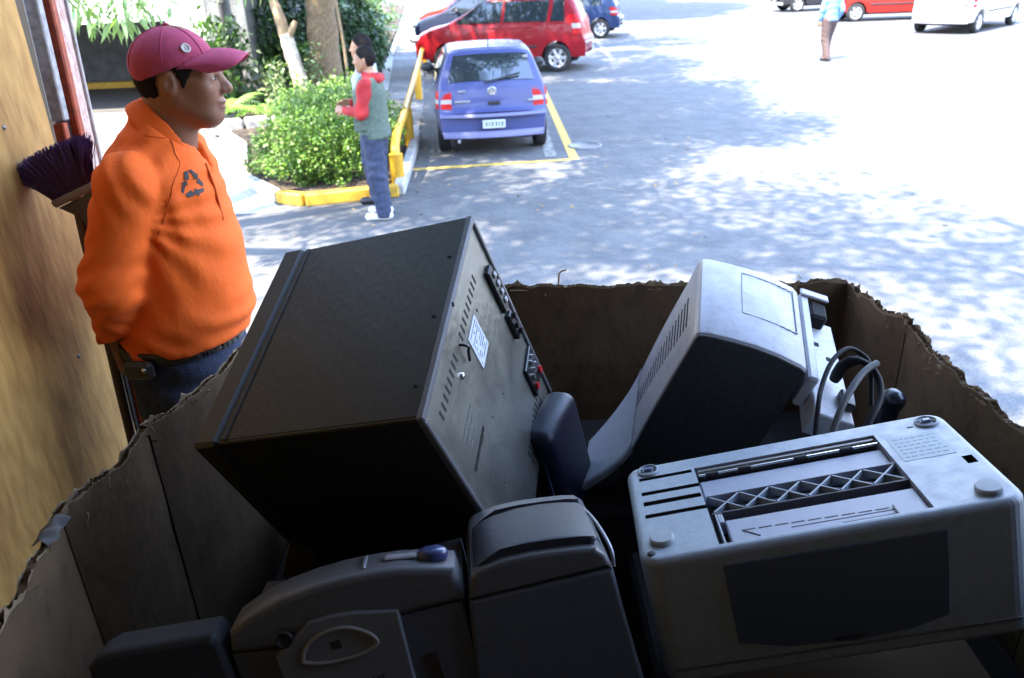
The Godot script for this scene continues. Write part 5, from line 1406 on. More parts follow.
func build_bin() -> void:
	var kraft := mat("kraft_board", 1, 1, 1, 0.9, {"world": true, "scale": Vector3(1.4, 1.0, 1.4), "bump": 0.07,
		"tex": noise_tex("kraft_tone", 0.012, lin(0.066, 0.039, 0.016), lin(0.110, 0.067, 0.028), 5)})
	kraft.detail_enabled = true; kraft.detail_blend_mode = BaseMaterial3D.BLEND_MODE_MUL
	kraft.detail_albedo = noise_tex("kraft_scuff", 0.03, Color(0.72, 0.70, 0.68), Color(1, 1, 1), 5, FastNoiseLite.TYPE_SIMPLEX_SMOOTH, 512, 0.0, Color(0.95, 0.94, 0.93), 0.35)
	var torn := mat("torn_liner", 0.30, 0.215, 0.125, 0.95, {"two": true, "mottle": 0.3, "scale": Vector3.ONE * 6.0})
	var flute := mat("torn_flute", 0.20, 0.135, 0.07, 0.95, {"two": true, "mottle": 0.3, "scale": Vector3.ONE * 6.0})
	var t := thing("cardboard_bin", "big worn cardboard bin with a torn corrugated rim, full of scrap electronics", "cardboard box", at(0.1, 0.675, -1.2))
	var org := Vector3(0.1, 0.675, -1.2)
	var pts := [Vector2(-0.60, -0.50), Vector2(-0.664, -0.95), Vector2(-0.628, -1.18), Vector2(-0.535, -1.60), Vector2(-0.42, -1.815), Vector2(0.775, -1.70), Vector2(0.805, -1.47), Vector2(0.80, -0.95), Vector2(0.72, -0.50)]
	var fn := FastNoiseLite.new(); fn.seed = 5; fn.frequency = 7.0; fn.fractal_octaves = 4
	var ctr := Vector2(0.1, -1.15)
	var h := 1.8 - 0.675
	var base := mb()
	var bp := PackedVector2Array()
	for p in pts: bp.append(Vector2(p.x - org.x, -(p.y - org.z)))
	prism(base, bp, 0.0, 0.012, 0.0, Transform3D(Basis(Vector3.RIGHT, Vector3(0, 0, -1), Vector3.UP), Vector3.ZERO))
	put("bottom_panel", base, kraft, t)
	for i in pts.size():
		var a: Vector2 = pts[i]; var b: Vector2 = pts[(i + 1) % pts.size()]
		var d := (b - a); var ln := d.length(); d /= ln
		var n := Vector2(-d.y, d.x)
		if n.dot(ctr - a) > 0: n = -n                       # n points outward
		var nu: int = max(6, int(ln / 0.018)); var nv := 14
		var rough: float = 1.0 if i < 4 or (i >= 5 and i < 8) else 0.7
		var top := func(s): return h + (0.016 * fn.get_noise_2d(s * 1.5 + i * 7.3, 0.0) + 0.004 * fn.get_noise_2d(s * 6.0 + i * 3.1, 5.0)) * rough + (0.004 if i == 4 else -0.014 * s if i == 6 else 0.0)
		var where := func(u, v, off):
			var s: float = u * ln
			var bow: float = -0.010 * sin(PI * u) * v + 0.006 * fn.get_noise_2d(s * 0.5 + i * 11.0, v * 0.6 + 9.0)
			var q: Vector2 = a + d * s + n * (off + bow * (0.0 if u <= 0.0 or u >= 1.0 else 1.0))
			return Vector3(q.x, v * top.call(s), q.y) - Vector3(org.x, 0, org.z)
		var st := mb()
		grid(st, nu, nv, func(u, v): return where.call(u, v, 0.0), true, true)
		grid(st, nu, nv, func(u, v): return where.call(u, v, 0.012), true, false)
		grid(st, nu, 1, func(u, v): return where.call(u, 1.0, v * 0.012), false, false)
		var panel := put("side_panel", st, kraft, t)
		if i == 8: continue
		# torn edge: inner liner, wavy flutes and outer liner stand ragged above the board
		for lay in 3:
			st = mb()
			var cnt := int(ln / 0.0025) if lay == 1 else int(ln / 0.003)
			var prev := []
			for k in cnt + 1:
				var u := float(k) / cnt; var s := u * ln
				var rag: float = clampf(0.5 + fn.get_noise_2d(s * 3.0 + lay * 31.0 + i * 9.0, 40.0) * 1.3 + fn.get_noise_2d(s * 14.0 + lay * 13.0, 60.0) * 0.25, 0.0, 1.2)
				var worn: float = clampf(0.45 + 2.2 * fn.get_noise_2d(s * 0.55 + i * 5.0, 130.0), 0.08, 1.5)
				var hh: float = (0.0022 + 0.0078 * rag * rag * rough * worn) * (0.7 if lay == 1 else 1.0)
				var o: float = [0.0005, 0.006 + 0.0042 * sin(s * TAU / 0.0095), 0.0115][lay]
				var bend_out: float = ([-0.3, 0.05, 0.45][lay] * hh) * (0.6 + fn.get_noise_2d(s * 5.0, 90.0 + lay))
				var p0: Vector3 = where.call(u, 1.0, o) + Vector3(0, -0.010, 0)
				var p1: Vector3 = where.call(u, 1.0, o + bend_out * 0.35) + Vector3(0, hh * 0.55, 0)
				var p2: Vector3 = where.call(u, 1.0, o + bend_out) + Vector3(0, hh, 0)
				if k > 0:
					quad(st, prev[0], p0, p1, prev[1]); quad(st, prev[1], p1, p2, prev[2])
				prev = [p0, p1, p2]
			put(["torn_inner_liner", "torn_flutes", "torn_outer_liner"][lay], st, [torn, flute, torn][lay], panel)
		# hanging shreds and scuffed flakes below the rim
		st = mb()
		for k in int(ln * (110.0 if i != 4 else 40.0)):
			var u := rng.randf(); var drop := rng.randf_range(0.0, 0.05) * rng.randf()
			var p: Vector3 = where.call(u, 1.0, rng.randf_range(-0.006, 0.014)) - Vector3(0, drop, 0)
			var dir := (Vector3(d.x, 0, d.y) * rng.randf_range(-1, 1) + Vector3(-n.x, 0, -n.y) * rng.randf_range(-0.3, 0.6) + Vector3(0, rng.randf_range(-0.9, 0.5), 0)).normalized()
			var side := dir.cross(Vector3(n.x, 0.3, n.y)).normalized() * rng.randf_range(0.0006, 0.0026)
			var l := rng.randf_range(0.006, 0.026)
			var prev2 := [p - side, p + side]
			for m in 4:
				p += dir * l * 0.25
				dir = (dir + Vector3(rng.randf_range(-0.5, 0.5), rng.randf_range(-0.6, 0.25), rng.randf_range(-0.5, 0.5))).normalized()
				var w := side * (1.0 - 0.22 * (m + 1))
				quad(st, prev2[0], prev2[1], p + w, p - w)
				prev2 = [p - w, p + w]
		put("paper_shreds", st, torn, panel).set_meta("kind", "stuff")
		# fold crease at the panel's corner
		st = mb()
		tube(st, [where.call(0.0, 0.02, -0.001), where.call(0.0, 0.5, -0.001), where.call(0.0, 0.985, -0.001)], 0.0016, 6)
		put("fold_crease", st, mat("crease_dark", 0.07, 0.043, 0.02, 0.95), panel)
	# a crumpled scrap of grey tape on the near left rim
	var st := mb()
	grid(st, 12, 8, func(u, v):
		var c := Vector3(-0.664, 1.798, -0.885).lerp(Vector3(-0.662, 1.804, -0.940), u)
		return c + Vector3(lerpf(-0.010, 0.018, v) + 0.002 * sin(u * 9.0 + v * 5.0), 0.010 * sin(PI * v) + 0.0018 * sin(u * 14.0 - v * 6.0), 0.0) - org, true, false)
	put("tape_scrap", st, mat("grey_tape", 0.10, 0.095, 0.088, 0.85, {"two": true, "mottle": 0.3}), t)
	# a stiff wire that sticks up from the far rim
	st = mb(); tube(st, curve([Vector3(0.115, 1.79, -1.775), Vector3(0.117, 1.815, -1.775), Vector3(0.12, 1.832, -1.775), Vector3(0.135, 1.838, -1.775)].map(func(v): return v - org), 4), 0.0022, 6)
	put("rim_wire", st, mat("torn_liner", 0.4, 0.29, 0.17), t)
	st = mb(); tube(st, curve([Vector3(0.0, 1.798, -1.758), Vector3(0.08, 1.794, -1.762), Vector3(0.20, 1.797, -1.75), Vector3(0.33, 1.794, -1.738)].map(func(v): return v - org), 5), 0.0018, 5)
	put("rim_string", st, mat("torn_liner", 0.4, 0.29, 0.17), t)

# ------------------------------------------------------------------ scrap electronics in the bin
func lbar(called: String, parent: Node, m: Material, lo: Vector3, hi: Vector3, bev := 0.0) -> MeshInstance3D:
	var st := mb(); boxmm(st, lo, hi, bev); return put(called, st, m, parent)

func build_receiver() -> void:
	# local axes: x out of the rear panel (to the right), y up, z towards the viewer; origin at the top far right corner
	var t := thing("audio_receiver", "large black metal audio unit tilted on top of the pile, grey rear panel with slots", "stereo", frame(Vector3(-0.0599, 2.1195, -1.2984), Vector3(0.9453, 0.2221, 0.2391), Vector3(-0.2904, 0.9068, 0.3056)))
	var black := mat("black_case_paint", 0.021, 0.020, 0.019, 0.42, {"smudge": 0.14, "bump": 0.10, "scale": Vector3.ONE * 14.0, "mottle": 0.25, "spec": 0.4})
	var panel_m := mat("grey_panel_metal", 0.27, 0.275, 0.25, 0.38, {"metal": 0.85, "smudge": 0.05, "mottle": 0.06, "scale": Vector3.ONE * 1.2, "bump": 0.06})
	var edge_m := mat("case_edge_metal", 0.12, 0.12, 0.13, 0.4, {"metal": 0.3})
	var hole := mat("slot_black", 0.004, 0.004, 0.004, 0.9)
	var fascia := mat("fascia_black", 0.014, 0.013, 0.012, 0.5)
	var HH := -0.46
	lbar("top_cover", t, black, Vector3(-0.322, -0.0085, 0.004), Vector3(-0.006, 0, 0.426), 0.002)
	lbar("front_cover", t, black, Vector3(-0.322, HH, 0.418), Vector3(-0.006, -0.001, 0.430), 0.002)
	lbar("back_cover", t, black, Vector3(-0.322, HH, 0.0), Vector3(-0.006, -0.001, 0.012), 0.002)
	lbar("bottom_cover", t, black, Vector3(-0.322, HH, 0.012), Vector3(-0.006, HH + 0.01, 0.418), 0.002)
	lbar("front_fascia", t, fascia, Vector3(-0.366, HH - 0.003, -0.003), Vector3(-0.3225, 0.003, 0.433), 0.006)
	lbar("ridge", t, black, Vector3(-0.316, 0.0, 0.004), Vector3(-0.309, 0.0022, 0.426), 0.001)
	# folded edges of the cover round the rear panel
	lbar("cover_edge", t, edge_m, Vector3(-0.008, -0.010, 0.0), Vector3(0.004, 0.0005, 0.430), 0.002)
	lbar("cover_edge", t, edge_m, Vector3(-0.008, HH, 0.4205), Vector3(0.004, -0.0105, 0.4305), 0.002)
	lbar("cover_edge", t, edge_m, Vector3(-0.008, HH, -0.0005), Vector3(0.004, -0.0105, 0.0095), 0.002)
	var rear := lbar("rear_panel", t, panel_m, Vector3(-0.012, HH + 0.011, 0.0097), Vector3(-0.001, -0.0107, 0.4203))
	var X := -0.0006
	# two runs of slots, each slot cut dark into the panel
	for k in 9:
		lbar("slot", rear, hole, Vector3(X - 0.004, -0.067, 0.093 + k * 0.0163), Vector3(X, -0.049, 0.0985 + k * 0.0163))
	for k in 8:
		lbar("slot", rear, hole, Vector3(X - 0.004, -0.063, 0.270 + k * 0.0157), Vector3(X, -0.045, 0.2755 + k * 0.0157))
	for r in 2:
		for k in 11:
			lbar("slot", rear, hole, Vector3(X - 0.004, -0.402 - r * 0.022, 0.06 + k * 0.0145), Vector3(X, -0.386 - r * 0.022, 0.0655 + k * 0.0145))
	# speaker terminals, aerial posts, phono sockets
	var dark := mat("socket_black", 0.012, 0.012, 0.013, 0.35)
	var chrome := mat("chrome_bright", 0.8, 0.8, 0.8, 0.15, {"metal": 0.9})
	var red := mat("socket_red", 0.45, 0.012, 0.015, 0.35)
	var term := lbar("terminal_block", t, dark, Vector3(-0.001, -0.185, 0.026), Vector3(0.008, -0.088, 0.052), 0.002)
	for k in 4:
		lbar("terminal_tab", term, mat("tab_grey", 0.30, 0.30, 0.31, 0.4), Vector3(0.007, -0.112 - k * 0.020, 0.028), Vector3(0.012, -0.101 - k * 0.020, 0.040), 0.002)
	var aer := lbar("aerial_terminal", t, dark, Vector3(-0.001, -0.255, 0.030), Vector3(0.009, -0.195, 0.050), 0.002)
	for p in [[-0.205, 0.036], [-0.225, 0.042], [-0.245, 0.036]]:
		var st := mb(); tube(st, [Vector3(0.006, p[0], p[1]), Vector3(0.013, p[0], p[1])], 0.0045, 10); put("terminal_post", st, chrome, aer)
		st = mb(); tube(st, [Vector3(0.010, p[0], p[1]), Vector3(0.016, p[0], p[1])], 0.006, 10); put("terminal_cap", st, dark, aer)
	var jack := lbar("socket_block", t, dark, Vector3(-0.001, -0.385, 0.012), Vector3(0.006, -0.310, 0.080), 0.002)
	for p in [[-0.325, 0.045, 0], [-0.325, 0.030, 0], [-0.345, 0.045, 0], [-0.345, 0.030, 0], [-0.370, 0.022, 1], [-0.368, 0.066, 1], [-0.345, 0.062, 0]]:
		var st := mb(); tube(st, [Vector3(0.004, p[0], p[1]), Vector3(0.011, p[0], p[1])], 0.0075 if p[2] == 1 else 0.0055, 12); put("phono_socket", st, red if p[2] == 1 else chrome, jack)
	# rating label with rows of small print (no readable words), a screw, the hook of the cord clip, lettering strip
	var lab := lbar("rating_label", t, mat("label_pale", 0.46, 0.52, 0.60, 0.5), Vector3(-0.001, -0.150, 0.155), Vector3(0.0004, -0.080, 0.212))
	var st := mb()
	for r in 9:
		var y := -0.086 - r * 0.0068
		var z := 0.160
		while z < 0.205:
			var w := rng.randf_range(0.002, 0.008)
			if rng.randf() < 0.75: boxmm(st, Vector3(0.0003, y - 0.0026, z), Vector3(0.0007, y, min(z + w, 0.208)))
			z += w + 0.0018
	put("label_print", st, mat("label_ink", 0.10, 0.12, 0.17, 0.6), lab)
	st = mb()
	var z2 := 0.3005
	while z2 < 0.382:
		var w := rng.randf_range(0.004, 0.008)
		boxmm(st, Vector3(-0.0008, -0.191 - rng.randf() * 0.003, z2), Vector3(-0.0002, -0.184, z2 + w * 0.7)); z2 += w
	put("panel_lettering", st, hole, rear)
	st = mb()
	for r in 3:
		var z := 0.30 + r * 0.012
		while z < 0.375 - r * 0.01:
			var w := rng.randf_range(0.002, 0.006)
			boxmm(st, Vector3(-0.0008, -0.133 - r * 0.014, z), Vector3(-0.0003, -0.129 - r * 0.014, z + w)); z += w + 0.0015
	put("panel_small_print", st, mat("print_faint", 0.12, 0.13, 0.13, 0.6), rear)
	for p in [[-0.0898, 0.1364, 0.0035], [-0.24, 0.19, 0.002], [-0.215, 0.26, 0.002], [-0.30, 0.33, 0.002]]:
		st = mb(); lathe(st, [Vector2(p[2], -0.003), Vector2(p[2], 0.0004), Vector2(0, 0.0004)], 12, Transform3D(Basis(Vector3(0, 0, 1), -PI / 2), Vector3(-0.001, p[0], p[1]))); put("screw_hole", st, hole, rear)
	st = mb(); lathe(st, [Vector2(0.006, -0.001), Vector2(0.005, 0.004), Vector2(0, 0.005)], 14, Transform3D(Basis(Vector3(0, 0, 1), -PI / 2), Vector3(-0.001, -0.0852, 0.2828))); put("screw", st, chrome, rear)
	st = mb(); tube(st, curve([Vector3(-0.002, -0.058, 0.243), Vector3(0.007, -0.062, 0.242), Vector3(0.011, -0.068, 0.242), Vector3(0.008, -0.074, 0.243), Vector3(0.005, -0.090, 0.248)], 5), 0.0024, 8); put("cord_clip", st, dark, t)
	for z in [0.10, 0.235, 0.37]:
		st = mb(); lathe(st, [Vector2(0.004, -0.001), Vector2(0.0035, 0.0012), Vector2(0, 0.0015)], 10, at(-0.020, 0.0, z)); put("case_screw", st, hole, t)
	st = mb(); lathe(st, [Vector2(0.0042, -0.001), Vector2(0.0036, 0.0012), Vector2(0, 0.0015)], 10, Transform3D(Basis(Vector3(0, 0, 1), -PI / 2), Vector3(0.004, -0.0048, 0.21))); put("case_screw", st, hole, t)

func build_silver() -> void:
	# local axes: x right, y up, z out of the dark front; origin at the near top left corner
	var tf := frame(Vector3(0.3121, 1.9235, -1.2197), Vector3(0.9348, -0.3151, 0.1638), Vector3(0.2672, 0.9279, 0.26))
	var t := thing("computer_case", "silver and charcoal computer housing with a slotted curved side, leaning behind the pale printer", "computer", tf)
	var silver := mat("silver_plastic", 0.31, 0.32, 0.36, 0.42, {"smudge": 0.14, "mottle": 0.10, "scale": Vector3.ONE * 4.0, "bump": 0.05, "spec": 0.5})
	var char_ := mat("charcoal_plastic", 0.052, 0.053, 0.056, 0.55, {"mottle": 0.25, "bump": 0.15, "scale": Vector3.ONE * 10.0})
	var prof := PackedVector2Array()
	for k in 13:                                                # left side: bows outward, flares at the foot
		var f := k / 12.0
		prof.append(Vector2(-0.020 * sin(f * PI * 0.85) - 0.012 * f, -0.36 * (1 - f) * 1.0 - 0.014 * f + 0.0))
	prof.clear()
	for p in [[-0.012, -0.36], [-0.011, -0.32], [-0.0105, -0.28], [-0.010, -0.24], [-0.009, -0.20], [-0.0075, -0.16], [-0.0055, -0.12], [-0.003, -0.08], [-0.0012, -0.045], [-0.0004, -0.018], [0.001, -0.006], [0.005, -0.0005], [0.020, 0.0035], [0.06, 0.008], [0.10, 0.010], [0.14, 0.008], [0.185, 0.001], [0.197, -0.006], [0.200, -0.02], [0.200, -0.36]]: prof.append(Vector2(p[0], p[1]))
	var st := mb(); prism(st, prof, -0.245, 0.0, 0.006, Transform3D.IDENTITY, 3); put("silver_shell", st, silver, t)
	var inner := PackedVector2Array()
	for p in [[-0.010, -0.355], [-0.0085, -0.28], [-0.007, -0.20], [-0.0035, -0.12], [-0.0002, -0.05], [0.0012, -0.018], [0.003, -0.007], [0.0065, -0.0025], [0.022, 0.0015], [0.06, 0.0055], [0.10, 0.0075], [0.14, 0.0055], [0.185, -0.0015], [0.196, -0.008], [0.1985, -0.02], [0.1985, -0.355]]: inner.append(Vector2(p[0], p[1]))
	st = mb(); prism(st, inner, -0.012, 0.0045, 0.003); put("charcoal_front", st, char_, t)
	# louvre slots down the curved side
	var dark := mat("slot_black", 0.004, 0.004, 0.004, 0.9)
	for k in 19:
		var y := -0.052 - k * 0.0137
		var f := k / 18.0
		var x := 0.0
		for i in range(0, 12):
			if prof[i + 1].y >= y:
				x = lerpf(prof[i].x, prof[i + 1].x, (y - prof[i].y) / (prof[i + 1].y - prof[i].y)); break
		var z0 := lerpf(-0.172, -0.160, f); var z1 := lerpf(-0.080, -0.118, f)
		st = mb(); box(st, Transform3D(Basis(Vector3(0, 0, 1), lerpf(0.03, 0.20, f)), Vector3(x + 0.0016, y, (z0 + z1) * 0.5)), Vector3(0.005, 0.0042, z1 - z0)); put("louvre", st, dark, t)
	# fine frame pressed into the top
	var fr := mat("silver_groove", 0.30, 0.31, 0.35, 0.5)
	for r in [[0.079, 0.183, -0.2215, -0.2195], [0.079, 0.183, -0.0895, -0.0875], [0.078, 0.080, -0.2195, -0.0895], [0.182, 0.184, -0.2195, -0.0895]]:
		st = mb()
		var pts := []
		for k in 9:
			var x := lerpf(r[0], r[1], k / 8.0); pts.append(x)
		for k in 8:
			var y0 := 0.010 - 9.0 * pow((pts[k] + pts[k + 1]) * 0.5 - 0.10, 2.0) * 0.118
			boxmm(st, Vector3(pts[k], y0 - 0.0012, r[2]), Vector3(pts[k + 1], y0 + 0.0005, r[3]))
		put("pressed_frame", st, fr, t)
	# flared foot that sweeps out at the lower left
	var foot := mb()
	grid(foot, 12, 10, func(u, v):
		var z := lerpf(lerpf(-0.246, -0.13, u), 0.004, v)
		return Vector3(-0.0125 - 0.060 * pow(u, 1.5), -0.305 - 0.125 * u, z + 0.02 * u), true, true)
	grid(foot, 12, 10, func(u, v):
		var z := lerpf(lerpf(-0.246, -0.13, u), 0.004, v)
		return Vector3(-0.006 - 0.054 * pow(u, 1.5), -0.305 - 0.13 * u, z + 0.02 * u), true, false)
	grid(foot, 12, 1, func(u, v):
		return Vector3(lerpf(-0.0125, -0.006, v) - lerpf(0.060, 0.054, v) * pow(u, 1.5), -0.305 - lerpf(0.125, 0.13, v) * u, 0.004 + 0.02 * u), true, true)
	put("flared_foot", foot, silver, t)
	# ---- the white unit with its power sockets just behind it
	var w := thing("power_unit", "white plastic power unit with a black socket and cords, behind the silver housing", "power supply", tf * at(0.21, -0.03, -0.05))
	var white := mat("white_plastic", 0.47, 0.48, 0.52, 0.45, {"smudge": 0.14, "mottle": 0.08, "bump": 0.05, "scale": Vector3.ONE * 5.0})
	st = mb(); boxmm(st, Vector3(-0.005, -0.05, -0.205), Vector3(0.014, 0.018, 0.055), 0.004); put("side_flange", st, white, w)
	st = mb(); boxmm(st, Vector3(-0.004, 0.018, -0.215), Vector3(0.052, 0.024, -0.195), 0.002); put("lip", st, white, w)
	st = mb(); prism(st, PackedVector2Array([Vector2(0.0145, -0.085), Vector2(0.085, -0.085), Vector2(0.072, 0.190), Vector2(0.030, 0.190), Vector2(0.0145, 0.155)]), -0.062, -0.012, 0.004, Transform3D(Basis(Vector3.RIGHT, Vector3(0, 0, -1), Vector3.UP), Vector3(0, 0, 0.02)), 2); put("casing", st, white, w)
	st = mb(); boxmm(st, Vector3(0.016, -0.03, -0.195), Vector3(0.050, 0.016, -0.145), 0.005); put("black_foam_block", st, mat("black_foam", 0.012, 0.012, 0.013, 0.95), w)
	for p in [[0.030, -0.10], [0.05, -0.065]]:
		st = mb(); boxmm(st, Vector3(p[0], -0.0135, p[1]), Vector3(p[0] + 0.010, -0.0110, p[1] + 0.012), 0.002); put("socket_hole", st, dark, w)
	st = mb(); boxmm(st, Vector3(0.060, -0.013, 0.035), Vector3(0.084, 0.004, 0.075), 0.003); put("power_inlet", st, mat("socket_black", 0.012, 0.012, 0.013, 0.35), w)
	# ---- cords
	var rub := mat("cord_black", 0.010, 0.010, 0.012, 0.6, {"spec": 0.3})
	for c in [
		["thin black cord looping up from behind the charcoal front", 0.0042, [Vector3(0.470, 1.70, -1.05), Vector3(0.490, 1.815, -1.114), Vector3(0.511, 1.845, -1.159), Vector3(0.541, 1.868, -1.200), Vector3(0.574, 1.876, -1.225), Vector3(0.597, 1.868, -1.223), Vector3(0.606, 1.855, -1.200), Vector3(0.60, 1.80, -1.16)]],
		["thick black power cord with a moulded plug in the white unit", 0.0062, [Vector3(0.561, 1.833, -1.217), Vector3(0.566, 1.852, -1.213), Vector3(0.582, 1.864, -1.207), Vector3(0.604, 1.856, -1.194), Vector3(0.612, 1.840, -1.172), Vector3(0.603, 1.822, -1.143), Vector3(0.575, 1.80, -1.11), Vector3(0.53, 1.75, -1.07)]],
		["silver grey cord end curving in front of the white unit", 0.0058, [Vector3(0.485, 1.74, -1.06), Vector3(0.528, 1.815, -1.118), Vector3(0.557, 1.842, -1.149), Vector3(0.586, 1.857, -1.176), Vector3(0.614, 1.864, -1.192)]]]:
		st = mb(); tube(st, curve(c[2], 8), c[1], 10)
		var is_plug: bool = c[1] > 0.006
		if is_plug:
			var o := thing("cable", c[0], "cable", at(0.561, 1.833, -1.217))
			st = mb(); tube(st, curve(c[2].map(func(v): return v - Vector3(0.561, 1.833, -1.217)), 8), c[1], 10); put("cord", st, rub, o)
			st = mb(); tube(st, [Vector3(-0.003, -0.014, -0.004), Vector3(0, 0.0, 0), Vector3(0.004, 0.016, 0.003), Vector3(0.016, 0.028, 0.008), Vector3(0.028, 0.030, 0.011)], [0.009, 0.011, 0.0105, 0.0095, 0.0075], 12); put("plug", st, rub, o)
		else:
			var o2 := thing("cable", c[0], "cable")
			put("cord", st, mat("cord_grey", 0.07, 0.07, 0.075, 0.55) if c[0].begins_with("silver") else rub, o2)
	# ---- small dark handset standing in the corner, and the dark blue casing against the receiver
	var hs := thing("handset", "black plastic handset end standing beside the white power unit near the bin wall", "telephone", Transform3D(Basis(Vector3(0, 0, 1), -0.12).scaled(Vector3.ONE * 0.85), Vector3(0.690, 1.640, -1.285)))
	st = mb(); nets(st, func(p): return smin(cone(p, Vector3(0, -0.10, 0), Vector3(0, 0.11, 0), 0.026, 0.021), egg(p, Vector3(0, 0.12, 0.005), Vector3(0.024, 0.02, 0.026)), 0.02), Vector3(-0.05, -0.14, -0.05), Vector3(0.05, 0.16, 0.05), 0.009); put("shell", st, mat("glossy_black", 0.02, 0.021, 0.028, 0.22), hs)
	st = mb(); boxmm(st, Vector3(-0.012, 0.02, 0.0225), Vector3(0.012, 0.06, 0.0265), 0.002); put("ear_grille", st, dark, hs)
	var bl := thing("plastic_casing", "dark blue black plastic casing with a recessed grip, wedged right of the audio unit", "electronics", frame(Vector3(0.092, 1.60, -1.33), Vector3(0.88, 0.13, 0.45), Vector3(-0.20, 0.965, 0.12)))
	var navy := mat("navy_plastic", 0.008, 0.010, 0.030, 0.45, {"mottle": 0.2})
	st = mb(); prism(st, rounded(0.064, 0.32, 0.024, 6, Vector2(-0.036, -0.19)), -0.07, 0.075, 0.020, Transform3D.IDENTITY, 4); put("shell", st, navy, bl)
	st = mb(); prism(st, rounded(0.018, 0.10, 0.008, 5, Vector2(-0.024, -0.06)), 0.070, 0.0758, 0.0); put("grip_recess", st, mat("socket_black", 0.012, 0.012, 0.013, 0.35), bl)
	st = mb(); tube(st, [Vector3(0.004, 0.115, 0.068), Vector3(0.004, 0.02, 0.0755), Vector3(0.004, -0.10, 0.0755)], 0.003, 6); put("trim_line", st, mat("navy_edge", 0.08, 0.10, 0.20, 0.3), bl)

func build_upturned_printer() -> void:
	# lies upside down: local y is up out of its base plate, x to the right, z towards the viewer; origin at the far left corner of the base plate
	var t := thing("printer", "pale grey inkjet printer lying upside down, ribbed base and rubber feet showing", "printer", frame(Vector3(0.1703, 1.7838, -1.0294), Vector3(0.9782, 0.2026, 0.0467), Vector3(-0.1954, 0.9726, -0.1256)))
	var pale := mat("pale_printer_plastic", 0.27, 0.32, 0.37, 0.45, {"smudge": 0.07, "mottle": 0.06, "bump": 0.08, "scale": Vector3.ONE * 6.0})
	var grey := mat("printer_base_grey", 0.26, 0.28, 0.35, 0.45, {"mottle": 0.06})
	var dark := mat("recess_dark", 0.016, 0.016, 0.018, 0.7)
	var foot := mat("rubber_foot_grey", 0.28, 0.31, 0.34, 0.7)
	var flat := Transform3D(Basis(Vector3.RIGHT, Vector3(0, 0, -1), Vector3.UP), Vector3.ZERO)      # polygon (x, -z), extruded along y
	var up := func(poly: Array) -> PackedVector2Array:
		var o := PackedVector2Array()
		for q in poly: o.append(Vector2(q[0], -q[1]))
		return o
	# hull below the base plate; the front face falls away a little
	var st := mb()
	# base plate: rim strips round an open well
	var rim := mb()
	var outer := rounded(0.466, 0.252, 0.026, 6, Vector2(-0.004, -0.248))
	var csg := CSGCombiner3D.new()
	csg.name = "body"; t.add_child(csg, true)
	var cm := CSGMesh3D.new()
	prism(rim, outer, -0.195, 0.0, 0.010, flat, 5); rim.index(); cm.mesh = rim.commit(); cm.material = pale; cm.name = "plate"; csg.add_child(cm, true)
	var cuts := [[0.0965, 0.0345, 0.3565, 0.2345], [0.0135, 0.036, 0.0920, 0.0445], [0.0135, 0.0775, 0.0985, 0.0870], [0.0135, 0.1045, 0.0945, 0.1155], [0.0125, 0.1380, 0.0985, 0.1475], [0.0985, 0.185, 0.104, 0.224], [0.434, 0.132, 0.447, 0.152]]
	for c in cuts:
		var cb := CSGBox3D.new(); cb.operation = CSGShape3D.OPERATION_SUBTRACTION
		cb.size = Vector3(c[2] - c[0], 0.04, c[3] - c[1]); cb.position = Vector3((c[0] + c[2]) * 0.5, -0.0025 if c[2] - c[0] > 0.2 else 0.002, (c[1] + c[3]) * 0.5)
		cb.material = dark if c[2] - c[0] < 0.2 else grey; cb.name = "cut"; csg.add_child(cb, true)
	# inside the well: rear rail, sloping plates, the dark truss channel with its crossed ribs
	lbar("well_floor", t, dark, Vector3(0.0967, -0.0250, 0.0347), Vector3(0.3563, -0.0222, 0.2343))
	var rail := lbar("rear_rail", t, mat("rail_steel", 0.20, 0.19, 0.18, 0.35, {"metal": 0.6}), Vector3(0.098, -0.014, 0.035), Vector3(0.356, -0.003, 0.0455), 0.003)
	st = mb(); tube(st, [Vector3(0.100, -0.004, 0.0535), Vector3(0.355, -0.004, 0.0535)], 0.0022, 8); put("roller_shaft", st, mat("chrome_bright", 0.8, 0.8, 0.8, 0.15, {"metal": 0.9}), rail)
	for x in [0.118, 0.165, 0.245, 0.31]:
		st = mb(); tube(st, [Vector3(x - 0.008, -0.005, 0.0535), Vector3(x + 0.010, -0.005, 0.0535)], 0.0045, 10); put("roller", st, dark, rail)
	lbar("rear_plate", t, grey, Vector3(0.0985, -0.0220, 0.062), Vector3(0.3555, -0.0085, 0.1125), 0.002)
	lbar("front_plate", t, grey, Vector3(0.1135, -0.0220, 0.1750), Vector3(0.3550, -0.0060, 0.2335), 0.002)
	var tr := lbar("rib_wall", t, grey, Vector3(0.1005, -0.0218, 0.1128), Vector3(0.356, -0.0025, 0.1152), 0.0006)
	lbar("rib_wall", t, mat("recess_grey", 0.07, 0.07, 0.08, 0.6), Vector3(0.1005, -0.0218, 0.1575), Vector3(0.356, -0.0030, 0.1605), 0.0006)
	for k in 6:
		var x0 := 0.104 + k * 0.0418
		for s in [0, 1]:
			st = mb(); bar(st, Vector3(x0 + (0.0 if s == 0 else 0.040), -0.0075 - 0.0001 * s, 0.117), Vector3(x0 + (0.040 if s == 0 else 0.0), -0.0075 - 0.0001 * s, 0.156), 0.0026, 0.010, Vector3.UP, 0.0005); put("cross_rib", st, pale, t)
		st = mb(); lathe(st, [Vector2(0.0135, -0.0215), Vector2(0.0135, -0.0180), Vector2(0.0, -0.0178)], 18, at(x0 + 0.041, 0, 0.1365)); put("round_boss", st, grey, t)
